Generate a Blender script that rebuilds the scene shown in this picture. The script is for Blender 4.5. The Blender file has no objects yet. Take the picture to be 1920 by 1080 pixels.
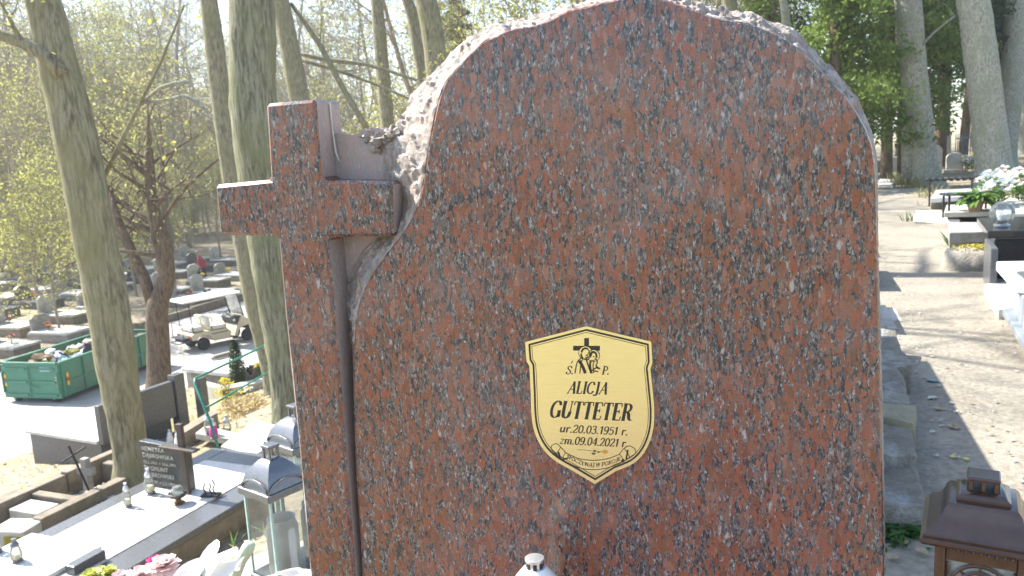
import bpy, bmesh, math, random
import numpy as np
from mathutils import Vector, Matrix, noise

# ------------------------------------------------------------------ camera, sky, sun, exposure
scene = bpy.context.scene
COL = scene.collection
F = 1500.0                                  # focal length in photo pixels (1920 wide)
PITCH, ROLL, CZ = math.radians(9.5), math.radians(-3.0), 1.5
CM = (Matrix.Rotation(math.pi/2 - PITCH, 3, 'X') @ Matrix.Rotation(ROLL, 3, 'Z'))
CP = Vector((0, 0, CZ))
cam = bpy.data.cameras.new('camera')
cam.sensor_width = 36.0
cam.lens = 36.0*F/1920.0
cam.clip_start = 0.02
cam.clip_end = 2000
camo = bpy.data.objects.new('camera', cam)
COL.objects.link(camo)
camo.matrix_world = Matrix.Translation(CP) @ CM.to_4x4()
scene.camera = camo
cam.dof.use_dof = True
cam.dof.focus_distance = 1.27
cam.dof.aperture_fstop = 12.0

SUN_EL, SUN_A = math.radians(46), math.radians(27)      # elevation; how far behind the stone's plane
SD = Vector((-math.cos(SUN_A)*math.cos(SUN_EL), math.sin(SUN_A)*math.cos(SUN_EL), math.sin(SUN_EL)))  # towards the sun
world = bpy.data.worlds.new('World')
scene.world = world
world.use_nodes = True
wn = world.node_tree
sky = wn.nodes.new('ShaderNodeTexSky')
sky.sky_type = 'NISHITA'
sky.sun_disc = False
sky.sun_elevation = SUN_EL
sky.sun_rotation = math.atan2(SD.x, SD.y)
sky.air_density = 1.0
sky.dust_density = 1.0
sky.ozone_density = 1.0
wn.links.new(sky.outputs[0], wn.nodes['Background'].inputs[0])
wn.nodes['Background'].inputs[1].default_value = 0.13
sun = bpy.data.lights.new('sun', 'SUN')
sun.energy = 5.0
sun.angle = math.radians(0.5)
sun.color = (1.0, 0.95, 0.86)
suno = bpy.data.objects.new('sun', sun)
COL.objects.link(suno)
suno.rotation_euler = SD.to_track_quat('Z', 'Y').to_euler()
suno.location = (0, 0, 30)
scene.view_settings.view_transform = 'Standard'
scene.view_settings.look = 'None'
scene.view_settings.gamma = 1.0
scene.view_settings.use_curve_mapping = False
scene.view_settings.exposure = 1.72
scene.cycles.use_denoising = True
scene.cycles.max_bounces = 8
scene.cycles.transparent_max_bounces = 12
scene.cycles.caustics_reflective = False
scene.cycles.caustics_refractive = False

# ------------------------------------------------------------------ pixel -> world
def ray(px, py):
    return CM @ Vector(((px-960)/F, (540-py)/F, -1.0))
def onz(px, py, z):
    d = ray(px, py); return CP + d*((z-CZ)/d.z)
def ony(px, py, y):
    d = ray(px, py); return CP + d*(y/d.y)
AZ = math.radians(20)
PD = Vector((math.sin(AZ), math.cos(AZ), 0)); LD = Vector((-math.cos(AZ), math.sin(AZ), 0))   # along the path / towards the valley
ZU = [(-200, 14), (-60, 3.0), (-12, 0.35), (-3.5, 0.02), (1.75, 0), (2.3, -0.35), (4.9, -2.3), (8.3, -2.55), (10.5, -3.25), (13.5, -3.6), (16.3, -4.78),
      (17, -4.8), (25.2, -4.8), (25.6, -4.75), (60, -4.3), (85, -1.0), (130, 7), (260, 26)]
def zg(x, y, rough=True):
    u = x*LD.x + y*LD.y
    z = ZU[-1][1]
    for (a, za), (b, zb) in zip(ZU, ZU[1:]):
        if u < b:
            t = max(0, (u-a)/(b-a)); t2 = t*t*(3-2*t) if abs(zb-za) < 6 else t
            z = za + (zb-za)*t2; break
    if rough and not 16.5 < u < 25.4:
        k = 1.0 if not -1.7 < u < 1.0 else .35
        z += k*(0.06*noise.noise((x*.5, y*.5, 3)) + 0.02*noise.noise((x*2.1, y*2.1, 7)))
    return z
def ground(px, py):
    d = ray(px, py); t = 1.0
    while t < 300:
        p = CP + d*t
        if p.z < zg(p.x, p.y, False): return Vector((p.x, p.y, zg(p.x, p.y)))
        t += .02 + t*.004
    p = CP + d*60; return Vector((p.x, p.y, zg(p.x, p.y)))
def on_ground(p, dz=0): return Vector((p[0], p[1], zg(p[0], p[1]) + dz))

# ------------------------------------------------------------------ mesh helpers
class MB:
    def __init__(s): s.v = []; s.f = []; s.m = []
    def poly(s, pts, m=0):
        n = len(s.v); s.v += [tuple(p) for p in pts]; s.f.append(list(range(n, n+len(pts)))); s.m.append(m); return s
    def grid(s, rows, m=0, closed=False, flip=False):
        n = len(s.v); W = len(rows[0])
        for r in rows: s.v += [tuple(p) for p in r]
        for i in range(len(rows)-1):
            for j in range(W if closed else W-1):
                a, b = n+i*W+j, n+i*W+(j+1) % W
                q = [a, b, b+W, a+W]
                s.f.append(q[::-1] if flip else q); s.m.append(m)
        return s
    def prism(s, pts, vec, m=0):
        pts = [Vector(p) for p in pts]; vec = Vector(vec); n = len(s.v); k = len(pts)
        s.v += [tuple(p) for p in pts] + [tuple(p+vec) for p in pts]
        fs = [list(range(n, n+k))[::-1], list(range(n+k, n+2*k))] + [[n+i, n+(i+1) % k, n+k+(i+1) % k, n+k+i] for i in range(k)]
        s.f += fs; s.m += [m]*len(fs); return s
    def box(s, c, size, rot=None, m=0, taper=1.0):
        c = Vector(c); hx, hy, hz = [d/2 for d in size]
        P = [Vector((x*hx*(taper if z > 0 else 1), y*hy*(taper if z > 0 else 1), z*hz)) for z in (-1, 1) for x, y in ((-1, -1), (1, -1), (1, 1), (-1, 1))]
        if rot is not None: P = [rot @ p for p in P]
        n = len(s.v); s.v += [tuple(p+c) for p in P]
        for q in ((3, 2, 1, 0), (4, 5, 6, 7), (0, 1, 5, 4), (1, 2, 6, 5), (2, 3, 7, 6), (3, 0, 4, 7)):
            s.f.append([n+i for i in q]); s.m.append(m)
        return s
    def tube(s, pts, rad, k=8, m=0, cap=True, wob=0.0):
        pts = [Vector(p) for p in pts]
        if not hasattr(rad, '__len__'): rad = [rad]*len(pts)
        rows = []; up = None
        for i, p in enumerate(pts):
            t = (pts[min(i+1, len(pts)-1)] - pts[max(i-1, 0)])
            t = t.normalized() if t.length > 1e-9 else Vector((0, 0, 1))
            if up is None: up = t.orthogonal().normalized()
            up = (up - t*up.dot(t)); up = up.normalized() if up.length > 1e-6 else t.orthogonal().normalized()
            b = t.cross(up)
            row = []
            for j in range(k):
                a = 2*math.pi*j/k
                dv = up*math.cos(a) + b*math.sin(a); r = rad[i]
                if wob: r *= 1 + wob*noise.noise((p+dv*r)*2.2 + Vector((0, 0, p.z*-1.5))) + wob*.5*noise.noise((p+dv*r)*9)
                row.append(p + dv*r)
            rows.append(row)
        s.grid(rows, m, closed=True)
        if cap:
            s.poly(rows[0][::-1], m); s.poly(rows[-1], m)
        return s
    def lathe(s, prof, c=(0, 0, 0), k=20, m=0, rot=None, sx=1, sy=1):
        c = Vector(c); rows = []
        for r, z in prof:
            row = []
            for j in range(k):
                a = 2*math.pi*j/k; p = Vector((r*math.cos(a)*sx, r*math.sin(a)*sy, z))
                if rot is not None: p = rot @ p
                row.append(p + c)
            rows.append(row)
        s.grid(rows, m, closed=True)
        if prof[0][0] > 1e-4: s.poly(rows[0][::-1], m)
        if prof[-1][0] > 1e-4: s.poly(rows[-1], m)
        return s
    def ball(s, c, r, k=10, m=0, jit=0.0, seed=0):
        c = Vector(c); r = Vector((r, r, r)) if not hasattr(r, '__len__') else Vector(r); rows = []; h = max(4, k//2)
        for i in range(h+1):
            th = math.pi*i/h; row = []
            for j in range(k):
                a = 2*math.pi*j/k; d = Vector((math.sin(th)*math.cos(a), math.sin(th)*math.sin(a), -math.cos(th)))
                q = 1 + (jit*noise.noise(d*2.3 + Vector((seed*3.7, 0, seed))) if jit else 0)
                row.append(c + Vector((d.x*r.x, d.y*r.y, d.z*r.z))*q)
            rows.append(row)
        return s.grid(rows, m, closed=True)
    def shift(s, off):
        s.v = [(x-off[0], y-off[1], z-off[2]) for x, y, z in s.v]; return s

def finish(me, smooth, bevel=0, seg=2):
    if bevel or smooth:
        bm = bmesh.new(); bm.from_mesh(me)
        bmesh.ops.remove_doubles(bm, verts=bm.verts, dist=1e-5)
        if bevel:
            es = [e for e in bm.edges if len(e.link_faces) == 2 and e.calc_face_angle(0) > .5]
            if es: bmesh.ops.bevel(bm, geom=es, offset=bevel, segments=seg, affect='EDGES', profile=.5, clamp_overlap=True)
        bmesh.ops.recalc_face_normals(bm, faces=bm.faces)
        bm.to_mesh(me); bm.free()
    if smooth:
        me.polygons.foreach_set('use_smooth', [True]*len(me.polygons))
        if smooth is not True: me.set_sharp_from_angle(angle=math.radians(smooth))
def obj(name, mb, mats, parent=None, smooth=False, bevel=0, world=False, seg=2):
    """link a builder's shapes as ONE mesh object; world: the shapes are in world space although the parent stands elsewhere"""
    me = bpy.data.meshes.new(name)
    v = mb.v
    if world and parent is not None:
        R = Matrix.Rotation(-parent.rotation_euler.z, 3, 'Z'); L = Vector(parent.location)
        v = [tuple(R @ (Vector(p)-L)) for p in v]
    me.from_pydata(v, [], mb.f)
    if not isinstance(mats, (list, tuple)): mats = [mats]
    for m in mats: me.materials.append(m)
    if len(mats) > 1: me.polygons.foreach_set('material_index', mb.m)
    me.update()
    finish(me, smooth, bevel, seg)
    o = bpy.data.objects.new(name, me); COL.objects.link(o)
    if parent is not None: o.parent = parent
    return o
def tag(o, label, cat, group=None):
    o['label'] = label; o['category'] = cat
    if group: o['group'] = group
    return o
def thing(name, label, cat, loc=(0, 0, 0), rz=0, group=None):
    o = bpy.data.objects.new(name, None); COL.objects.link(o); o.empty_display_size = .1
    o.location = loc; o.rotation_euler = (0, 0, rz)
    return tag(o, label, cat, group)
def kind(o, k): o['kind'] = k; return o
def dup(root, loc, rz=0, label=None, group=None, scale=1.0):
    def cp(o, par):
        c = o.copy(); COL.objects.link(c); c.parent = par
        for ch in list(KIDS.get(o.name, [])): cp(ch, c)
        return c
    KIDS = {}
    def walk(o):
        KIDS[o.name] = list(o.children)
        for ch in o.children: walk(ch)
    walk(root)
    r = cp(root, None); r.location = loc; r.rotation_euler = (0, 0, rz); r.scale = (scale,)*3
    if label: r['label'] = label
    if group: r['group'] = group
    return r

# ------------------------------------------------------------------ materials
def nt(name):
    m = bpy.data.materials.new(name); m.use_nodes = True
    t = m.node_tree; return m, t, t.nodes['Principled BSDF']
def N(t, typ, ins=None, **kw):
    n = t.nodes.new('ShaderNode'+typ)
    for k, v in kw.items(): setattr(n, k, v)
    for k, v in (ins or {}).items():
        if isinstance(v, bpy.types.NodeSocket): t.links.new(v, n.inputs[k])
        else: n.inputs[k].default_value = v
    return n
def c4(c): return (c[0], c[1], c[2], 1)
def ramp(t, fac, stops, interp='LINEAR'):
    r = N(t, 'ValToRGB', {0: fac}); e = r.color_ramp; e.interpolation = interp
    while len(e.elements) < len(stops): e.elements.new(.5)
    for el, (p, c) in zip(e.elements, stops): el.position = p; el.color = c4(c)
    return r.outputs[0]
def mix(t, fac, a, b, mode='MIX'):
    n = N(t, 'Mix', data_type='RGBA', blend_type=mode)
    for i, v in ((0, fac), (6, a), (7, b)):
        if isinstance(v, bpy.types.NodeSocket): t.links.new(v, n.inputs[i])
        else: n.inputs[i].default_value = v if i == 0 else c4(v)
    return n.outputs[2]
def coords(t, scale=(1, 1, 1), rot=(0, 0, 0), src='Object'):
    tc = N(t, 'TexCoord')
    return N(t, 'Mapping', {'Vector': tc.outputs[src], 'Scale': scale, 'Rotation': rot}).outputs[0]
def pm(name, c1, c2=None, scale=6, rough=.7, metal=0, bump=.2, bscale=None, spec=.4, stretch=(1, 1, 1), dirt=None, bdist=.01, rand=0, trans=0):
    """general surface: two tones mixed by noise, optional blotches of dirt, fine relief"""
    m, t, b = nt(name); c2 = c2 or [x*.7 for x in c1]
    v = coords(t, stretch)
    n1 = N(t, 'TexNoise', {'Vector': v, 'Scale': scale, 'Detail': 6, 'Roughness': .62})
    col = ramp(t, n1.outputs[0], [(.32, c2), (.66, c1)])
    n3 = N(t, 'TexNoise', {'Vector': v, 'Scale': scale*9, 'Detail': 3})
    col = mix(t, .25, col, ramp(t, n3.outputs[0], [(.3, [x*.6 for x in c1]), (.7, [min(1, x*1.25) for x in c1])]))
    if dirt:
        n2 = N(t, 'TexNoise', {'Vector': v, 'Scale': scale*.37, 'Detail': 8, 'Roughness': .7})
        col = mix(t, ramp(t, n2.outputs[0], [(.5, (0, 0, 0)), (.68, (.85, .85, .85))]), col, dirt)
    if rand:
        oi = N(t, 'ObjectInfo')
        hs = N(t, 'HueSaturation', {'Color': col})
        t.links.new(N(t, 'MapRange', {0: oi.outputs['Random'], 3: 1-rand, 4: 1+rand}).outputs[0], hs.inputs['Value'])
        t.links.new(N(t, 'MapRange', {0: oi.outputs['Random'], 3: .5-rand*.04, 4: .5+rand*.04}).outputs[0], hs.inputs['Hue'])
        col = hs.outputs[0]
    t.links.new(col, b.inputs['Base Color'])
    b.inputs['Metallic'].default_value = metal
    b.inputs['Specular IOR Level'].default_value = spec
    rr = N(t, 'MapRange', {0: n1.outputs[0], 3: max(.03, rough-.1), 4: min(1, rough+.1)})
    t.links.new(rr.outputs[0], b.inputs['Roughness'])
    if bump:
        nb = N(t, 'TexNoise', {'Vector': v, 'Scale': bscale or scale*6, 'Detail': 5, 'Roughness': .6})
        bp = N(t, 'Bump', {'Height': nb.outputs[0], 'Strength': bump, 'Distance': bdist})
        t.links.new(bp.outputs[0], b.inputs['Normal'])
    return m

def granite(name, chipped=False, sawn=False):
    m, t, b = nt(name)
    v = coords(t, (1, 1, .36), (0, math.radians(4), 0))
    nd = N(t, 'TexNoise', {'Vector': v, 'Scale': 150, 'Detail': 3, 'Roughness': .65})
    dv = N(t, 'VectorMath', {0: nd.outputs[1], 1: (.5, .5, .5)}, operation='SUBTRACT')
    dv = N(t, 'VectorMath', {0: dv.outputs[0], 3: .012}, operation='SCALE')
    w = N(t, 'VectorMath', {0: v, 1: dv.outputs[0]}, operation='ADD').outputs[0]
    # red feldspar: long upright grains, each of one tone, set in a net of dark mica and grey quartz
    na = N(t, 'TexNoise', {'Vector': w, 'Scale': 170, 'Detail': 5, 'Roughness': .7})
    dr = N(t, 'TexNoise', {'Vector': v, 'Scale': 19, 'Detail': 4, 'Roughness': .6})
    edge = N(t, 'TexVoronoi', {'Vector': w, 'Scale': 148}, feature='DISTANCE_TO_EDGE')
    e2 = N(t, 'Math', {0: edge.outputs[0], 1: N(t, 'MapRange', {0: na.outputs[0], 1: .3, 2: .7, 3: -.24, 4: .24}).outputs[0]}, operation='ADD')
    e3 = N(t, 'Math', {0: e2.outputs[0], 1: N(t, 'MapRange', {0: dr.outputs[0], 1: .3, 2: .7, 3: -.12, 4: .13}).outputs[0]}, operation='ADD')
    cell = N(t, 'TexVoronoi', {'Vector': w, 'Scale': 148})
    cs = N(t, 'SeparateColor', {0: cell.outputs['Color']})
    keep = N(t, 'Math', {0: cs.outputs[2], 1: .22}, operation='GREATER_THAN')
    mk = N(t, 'Math', {0: ramp(t, e3.outputs[0], [(.07, (0, 0, 0)), (.14, (1, 1, 1))]), 1: keep.outputs[0]}, operation='MULTIPLY').outputs[0]
    red = ramp(t, cs.outputs[0], [(0, (.13, .044, .024)), (.2, (.23, .064, .031)), (.4, (.255, .084, .043)), (.52, (.12, .058, .029)), (.66, (.235, .074, .036)), (.8, (.165, .080, .045)), (.9, (.23, .098, .060)), (1, (.28, .135, .092))])
    lines = N(t, 'TexNoise', {'Vector': coords(t, (1, 1, 2.6)), 'Scale': 190, 'Detail': 4})
    red = mix(t, .28, red, ramp(t, lines.outputs[0], [(.35, (.10, .034, .02)), (.65, (.31, .115, .065))]))
    # dark mica and grey quartz between them
    nm = N(t, 'TexNoise', {'Vector': coords(t, (1, 1, .6)), 'Scale': 330, 'Detail': 4, 'Roughness': .7})
    fine = N(t, 'TexVoronoi', {'Vector': w, 'Scale': 420})
    fs = N(t, 'SeparateColor', {0: fine.outputs['Color']})
    fm = N(t, 'Math', {0: N(t, 'Math', {0: nm.outputs[0], 1: .6}, operation='MULTIPLY').outputs[0], 1: N(t, 'Math', {0: fs.outputs[0], 1: .4}, operation='MULTIPLY').outputs[0]}, operation='ADD')
    matrix = ramp(t, fm.outputs[0], [(.32, (.018, .019, .022)), (.45, (.048, .05, .056)), (.54, (.10, .10, .105)), (.60, (.16, .10, .07)), (.68, (.20, .195, .19)), (.78, (.42, .41, .39))])
    col = mix(t, mk, matrix, red)
    # pale quartz grains here and there
    wv = N(t, 'TexVoronoi', {'Vector': w, 'Scale': 105})
    ws = N(t, 'SeparateColor', {0: wv.outputs['Color']})
    wm = N(t, 'Math', {0: ws.outputs[1], 1: .972}, operation='GREATER_THAN')
    wd = ramp(t, wv.outputs['Distance'], [(.16, (.8, .8, .8)), (.36, (0, 0, 0))])
    wm = N(t, 'Math', {0: wm.outputs[0], 1: wd}, operation='MULTIPLY')
    col = mix(t, wm.outputs[0], col, (.38, .36, .34))
    if chipped:
        n = N(t, 'TexNoise', {'Vector': v, 'Scale': 60, 'Detail': 6, 'Roughness': .7})
        pale = ramp(t, n.outputs[0], [(.3, (.22, .17, .13)), (.46, (.43, .385, .33)), (.62, (.66, .63, .58))])
        col = mix(t, .60, col, pale)
        t.links.new(col, b.inputs['Base Color'])
        b.inputs['Roughness'].default_value = .85
        nb = N(t, 'TexNoise', {'Vector': coords(t), 'Scale': 110, 'Detail': 6, 'Roughness': .75})
        bp = N(t, 'Bump', {'Height': nb.outputs[0], 'Strength': .8, 'Distance': .009})
        t.links.new(bp.outputs[0], b.inputs['Normal'])
    else:
        if sawn: col = mix(t, .55, col, (.48, .42, .385))
        # wiped dust and dried water marks: dull pale films on the polish
        n = N(t, 'TexNoise', {'Vector': coords(t), 'Scale': 6, 'Detail': 8, 'Roughness': .68, 'Distortion': .8})
        film = ramp(t, n.outputs[0], [(.50, (0, 0, 0)), (.74, (.16, .16, .16))])
        col = mix(t, film, col, (.36, .34, .33))
        t.links.new(col, b.inputs['Base Color'])
        t.links.new(N(t, 'MapRange', {0: n.outputs[0], 1: .35, 2: .75, 3: .10 if not sawn else .6, 4: .34 if not sawn else .8}).outputs[0], b.inputs['Roughness'])
        b.inputs['Specular IOR Level'].default_value = .55
    return m
GRAN = granite('polished_red_granite'); CHIP = granite('chipped_red_granite', True); SAWN = granite('sawn_red_granite', sawn=True)
def bark(name, light, dark, moss=None, vs=1.0, bump=.7):
    m, t, b = nt(name)
    v = coords(t, (1, 1, .16*vs))
    n1 = N(t, 'TexNoise', {'Vector': v, 'Scale': 26, 'Detail': 7, 'Roughness': .65})
    n2 = N(t, 'TexNoise', {'Vector': coords(t, (1, 1, .6)), 'Scale': 2.6, 'Detail': 6, 'Roughness': .6})
    col = ramp(t, n1.outputs[0], [(.38, [x*.8 for x in dark]), (.57, light)])
    col = mix(t, .3, col, ramp(t, n2.outputs[0], [(.3, [x*.6 for x in dark]), (.6, light)]))
    if moss: col = mix(t, ramp(t, n2.outputs[0], [(.42, (.1, .1, .1)), (.62, (.85, .85, .85))]), col, mix(t, n1.outputs[0], [x*.55 for x in moss], moss))
    t.links.new(col, b.inputs['Base Color']); b.inputs['Roughness'].default_value = .92; b.inputs['Specular IOR Level'].default_value = .15
    bp = N(t, 'Bump', {'Height': n1.outputs[0], 'Strength': bump, 'Distance': .03})
    t.links.new(bp.outputs[0], b.inputs['Normal'])
    return m
def leafm(name, a, c, tr=.45):
    m, t, b = nt(name)
    oi = N(t, 'TexNoise', {'Vector': coords(t), 'Scale': .9, 'Detail': 2})
    n = N(t, 'TexNoise', {'Vector': coords(t), 'Scale': 11, 'Detail': 2})
    col = mix(t, ramp(t, n.outputs[0], [(.35, (0, 0, 0)), (.65, (1, 1, 1))]), a, c)
    col = mix(t, .35, col, ramp(t, oi.outputs[0], [(.35, [x*.5 for x in a]), (.65, [min(1, x*1.3) for x in c])]))
    t.links.new(col, b.inputs['Base Color']); b.inputs['Roughness'].default_value = .6; b.inputs['Specular IOR Level'].default_value = .25
    tl = N(t, 'BsdfTranslucent', {'Color': col}); ms = N(t, 'MixShader', {0: tr, 1: b.outputs[0], 2: tl.outputs[0]})
    t.links.new(ms.outputs[0], t.nodes['Material Output'].inputs[0])
    return m
def glassm(name, col=(.965, .99, .98), rough=.02, dirty=.15):
    """thin pane: mostly see-through with a mirror-like sheen and a film of dust"""
    m, t, b = nt(name)
    tr = N(t, 'BsdfTransparent', {0: c4(col)}); gl = N(t, 'BsdfGlossy', {'Roughness': rough})
    fr = N(t, 'Fresnel', {0: 1.45})
    a = N(t, 'MixShader', {0: fr.outputs[0], 1: tr.outputs[0], 2: gl.outputs[0]})
    n = N(t, 'TexNoise', {'Vector': coords(t), 'Scale': 22, 'Detail': 6})
    df = N(t, 'BsdfDiffuse', {0: (.55, .58, .54, 1)})
    d = N(t, 'MapRange', {0: n.outputs[0], 1: .35, 2: .75, 3: dirty*.3, 4: dirty*1.6})
    c = N(t, 'MixShader', {0: d.outputs[0], 1: a.outputs[0], 2: df.outputs[0]})
    t.links.new(c.outputs[0], t.nodes['Material Output'].inputs[0])
    return m
BARK_T1 = bark('bark_mossy', (.32, .29, .20), (.11, .095, .062), (.25, .235, .12))
BARK_T2 = bark('bark_olive', (.33, .30, .21), (.12, .105, .075), (.25, .24, .14), 1.6)
BARK_ROUGH = bark('bark_furrowed', (.33, .32, .23), (.075, .07, .05), (.22, .225, .12), .8, 1.0)
BARK_PALE = bark('bark_pale_grey', (.46, .45, .385), (.17, .165, .135), (.29, .31, .22), 3.2, .8)
BARK_BROWN = bark('bark_brown', (.17, .125, .085), (.05, .036, .026))
BARK_FAR = bark('bark_twiggy', (.34, .29, .22), (.19, .16, .12))
LEAF_Y = leafm('spring_leaf', (.29, .30, .07), (.40, .40, .12), .55)
LEAF_Y2 = leafm('spring_leaf_olive', (.28, .27, .10), (.38, .36, .16), .5)
LEAF_C = leafm('conifer_leaf', (.09, .15, .03), (.20, .27, .06), .45)
LEAF_D = leafm('dark_conifer_leaf', (.02, .045, .02), (.05, .09, .03), .25)
LEAF_P = leafm('pine_needle', (.05, .09, .05), (.12, .17, .08), .35)
LEAF_G = leafm('garden_leaf', (.05, .12, .02), (.14, .24, .05), .35)
DARK_STONE = pm('dark_grey_stone', (.10, .105, .11), (.06, .062, .066), 30, .3, bump=.05, spec=.5)
BLACK_STONE = pm('black_polished_stone', (.022, .023, .026), (.012, .012, .014), 60, .14, bump=0, spec=.6)
TERRAZZO = pm('pale_terrazzo', (.60, .585, .55), (.46, .45, .42), 14, .5, bump=.1, dirt=(.33, .32, .29))
CONC = pm('grey_concrete', (.33, .315, .28), (.22, .205, .18), 7, .9, bump=.35, dirt=(.15, .14, .105))
CONC_BROWN = pm('brown_weathered_concrete', (.24, .205, .155), (.14, .115, .085), 6, .92, bump=.5, dirt=(.085, .075, .05))
CONC_PALE = pm('pale_concrete', (.47, .45, .40), (.34, .325, .285), 5, .85, bump=.3, dirt=(.24, .23, .18))
WHITE = pm('white_paint', (.78, .78, .77), (.66, .66, .65), 4, .45, bump=.03)
BLACKM = pm('black_metal', (.19, .195, .205), (.13, .135, .145), 12, .32, .6, bump=.06, spec=.5)
IRON = pm('wrought_iron', (.04, .04, .045), (.02, .02, .02), 30, .5, .5, bump=.2)
STEELB = pm('brown_steel', (.08, .06, .05), (.045, .036, .032), 10, .5, .2, bump=.1)
SILVER = pm('silver_lid', (.72, .73, .75), (.5, .51, .54), 8, .3, .75, bump=.03)
GLASS = glassm('lantern_glass', dirty=.07)
GLASS_CLEAR = glassm('candle_glass', (.93, .96, .95), .04, .30)
GREENP = pm('green_rail_paint', (.03, .22, .155), (.02, .16, .11), 9, .4, bump=.05)
def flat(name, c, rough=.6, metal=0): return pm(name, c, [x*.8 for x in c], 20, rough, metal, bump=.06)
PINK = leafm('pink_petal', (.78, .50, .50), (.85, .68, .66), .3)
HOTPINK = leafm('hot_pink_petal', (.65, .03, .20), (.75, .12, .32), .3)
RED = flat('red_plastic', (.55, .03, .03), .4)
YELLOWF = leafm('yellow_petal', (.62, .48, .03), (.75, .65, .08), .3)
WHITEF = leafm('white_petal', (.72, .71, .66), (.82, .82, .8), .25)
LIMEF = leafm('lime_petal', (.46, .48, .12), (.60, .60, .22), .3)
ORANGEF = leafm('orange_petal', (.70, .20, .03), (.75, .30, .06), .3)
WAX = flat('cream_wax', (.78, .72, .50), .5)

# ------------------------------------------------------------------ ground, path, road
def axis(pts):
    out = []
    for a, b, s in pts:
        n = max(1, int(round((b-a)/s))); out += [a+(b-a)*i/n for i in range(n)]
    return out + [pts[-1][1]]
us = axis([(-200, -60, 20), (-60, -12, 3), (-12, -3, .4), (-3, 9, .14), (9, 27, .35), (27, 60, 1.5), (60, 260, 9)])
vs = axis([(-70, -10, 6), (-10, 0, .8), (0, 14, .16), (14, 40, .5), (40, 90, 2), (90, 300, 12)])
gm = MB(); gm.grid([[(LD*u + PD*v).to_tuple()[:2] + (zg(LD.x*u+PD.x*v, LD.y*u+PD.y*v),) for u in us] for v in vs], flip=True)
m, t, b = nt('leaf_littered_soil')
v = coords(t)
n1 = N(t, 'TexNoise', {'Vector': v, 'Scale': .8, 'Detail': 8, 'Roughness': .65})
n2 = N(t, 'TexNoise', {'Vector': v, 'Scale': 14, 'Detail': 6, 'Roughness': .7})
n3 = N(t, 'TexVoronoi', {'Vector': v, 'Scale': 26})
col = ramp(t, n2.outputs[0], [(.3, (.13, .10, .065)), (.5, (.27, .225, .16)), (.7, (.40, .36, .28))])
col = mix(t, ramp(t, n1.outputs[0], [(.48, (0, 0, 0)), (.62, (.7, .7, .7))]), col, mix(t, n2.outputs[0], (.10, .12, .035), (.23, .23, .10)))
col = mix(t, ramp(t, N(t, 'SeparateColor', {0: n3.outputs[1]}).outputs[0], [(.84, (0, 0, 0)), (.9, (.6, .6, .6))], 'CONSTANT'), col, (.36, .27, .17))
t.links.new(col, b.inputs['Base Color']); b.inputs['Roughness'].default_value = .95; b.inputs['Specular IOR Level'].default_value = .1
bp = N(t, 'Bump', {'Height': n2.outputs[0], 'Strength': .8, 'Distance': .03}); t.links.new(bp.outputs[0], b.inputs['Normal'])
SOIL = m
kind(obj('ground', gm, SOIL, smooth=True), 'structure')

def strip(u0f, u1f, v0, v1, nu, nv, dz, rough=True):
    rows = []
    for i in range(nv+1):
        vv = v0 + (v1-v0)*i/nv; a, c = u0f(vv), u1f(vv); row = []
        for j in range(nu+1):
            p = LD*(a+(c-a)*j/nu) + PD*vv
            row.append((p.x, p.y, zg(p.x, p.y, rough) + dz))
        rows.append(row)
    return MB().grid(rows, flip=True)
m, t, b = nt('trodden_sand')
v = coords(t)
n1 = N(t, 'TexNoise', {'Vector': v, 'Scale': 1.3, 'Detail': 7, 'Roughness': .6})
n2 = N(t, 'TexNoise', {'Vector': v, 'Scale': 30, 'Detail': 6, 'Roughness': .7})
col = ramp(t, n1.outputs[0], [(.35, (.19, .17, .135)), (.6, (.29, .262, .21))])
col = mix(t, .45, col, ramp(t, n2.outputs[0], [(.32, (.11, .095, .075)), (.6, (.33, .30, .245))]))
peb = N(t, 'TexVoronoi', {'Vector': v, 'Scale': 55})
col = mix(t, ramp(t, N(t, 'SeparateColor', {0: peb.outputs[1]}).outputs[1], [(.95, (0, 0, 0)), (.965, (.4, .4, .4))], 'CONSTANT'), col, (.40, .37, .31))
t.links.new(col, b.inputs['Base Color']); b.inputs['Roughness'].default_value = .95; b.inputs['Specular IOR Level'].default_value = .1
bp = N(t, 'Bump', {'Height': n2.outputs[0], 'Strength': .7, 'Distance': .02}); t.links.new(bp.outputs[0], b.inputs['Normal'])
SAND = m
wig = lambda v, a, s: a + .12*noise.noise((v*.7, s, 0)) + .05*noise.noise((v*2.7, s, 5))
kind(obj('path', strip(lambda v: wig(v, -2.35-.03*v, 1), lambda v: wig(v, .35, 9), -4, 34, 12, 240, .02), SAND, smooth=True), 'structure')
ROADM = pm('pale_road_surface', (.40, .385, .355), (.30, .285, .26), 1.2, .9, bump=.2, bscale=40, dirt=(.25, .24, .21))
kind(obj('road', strip(lambda v: 16.9 + .15*noise.noise((v*.4, 2, 0)), lambda v: 25.1, -30, 120, 4, 150, .012, False), ROADM), 'structure')
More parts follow.
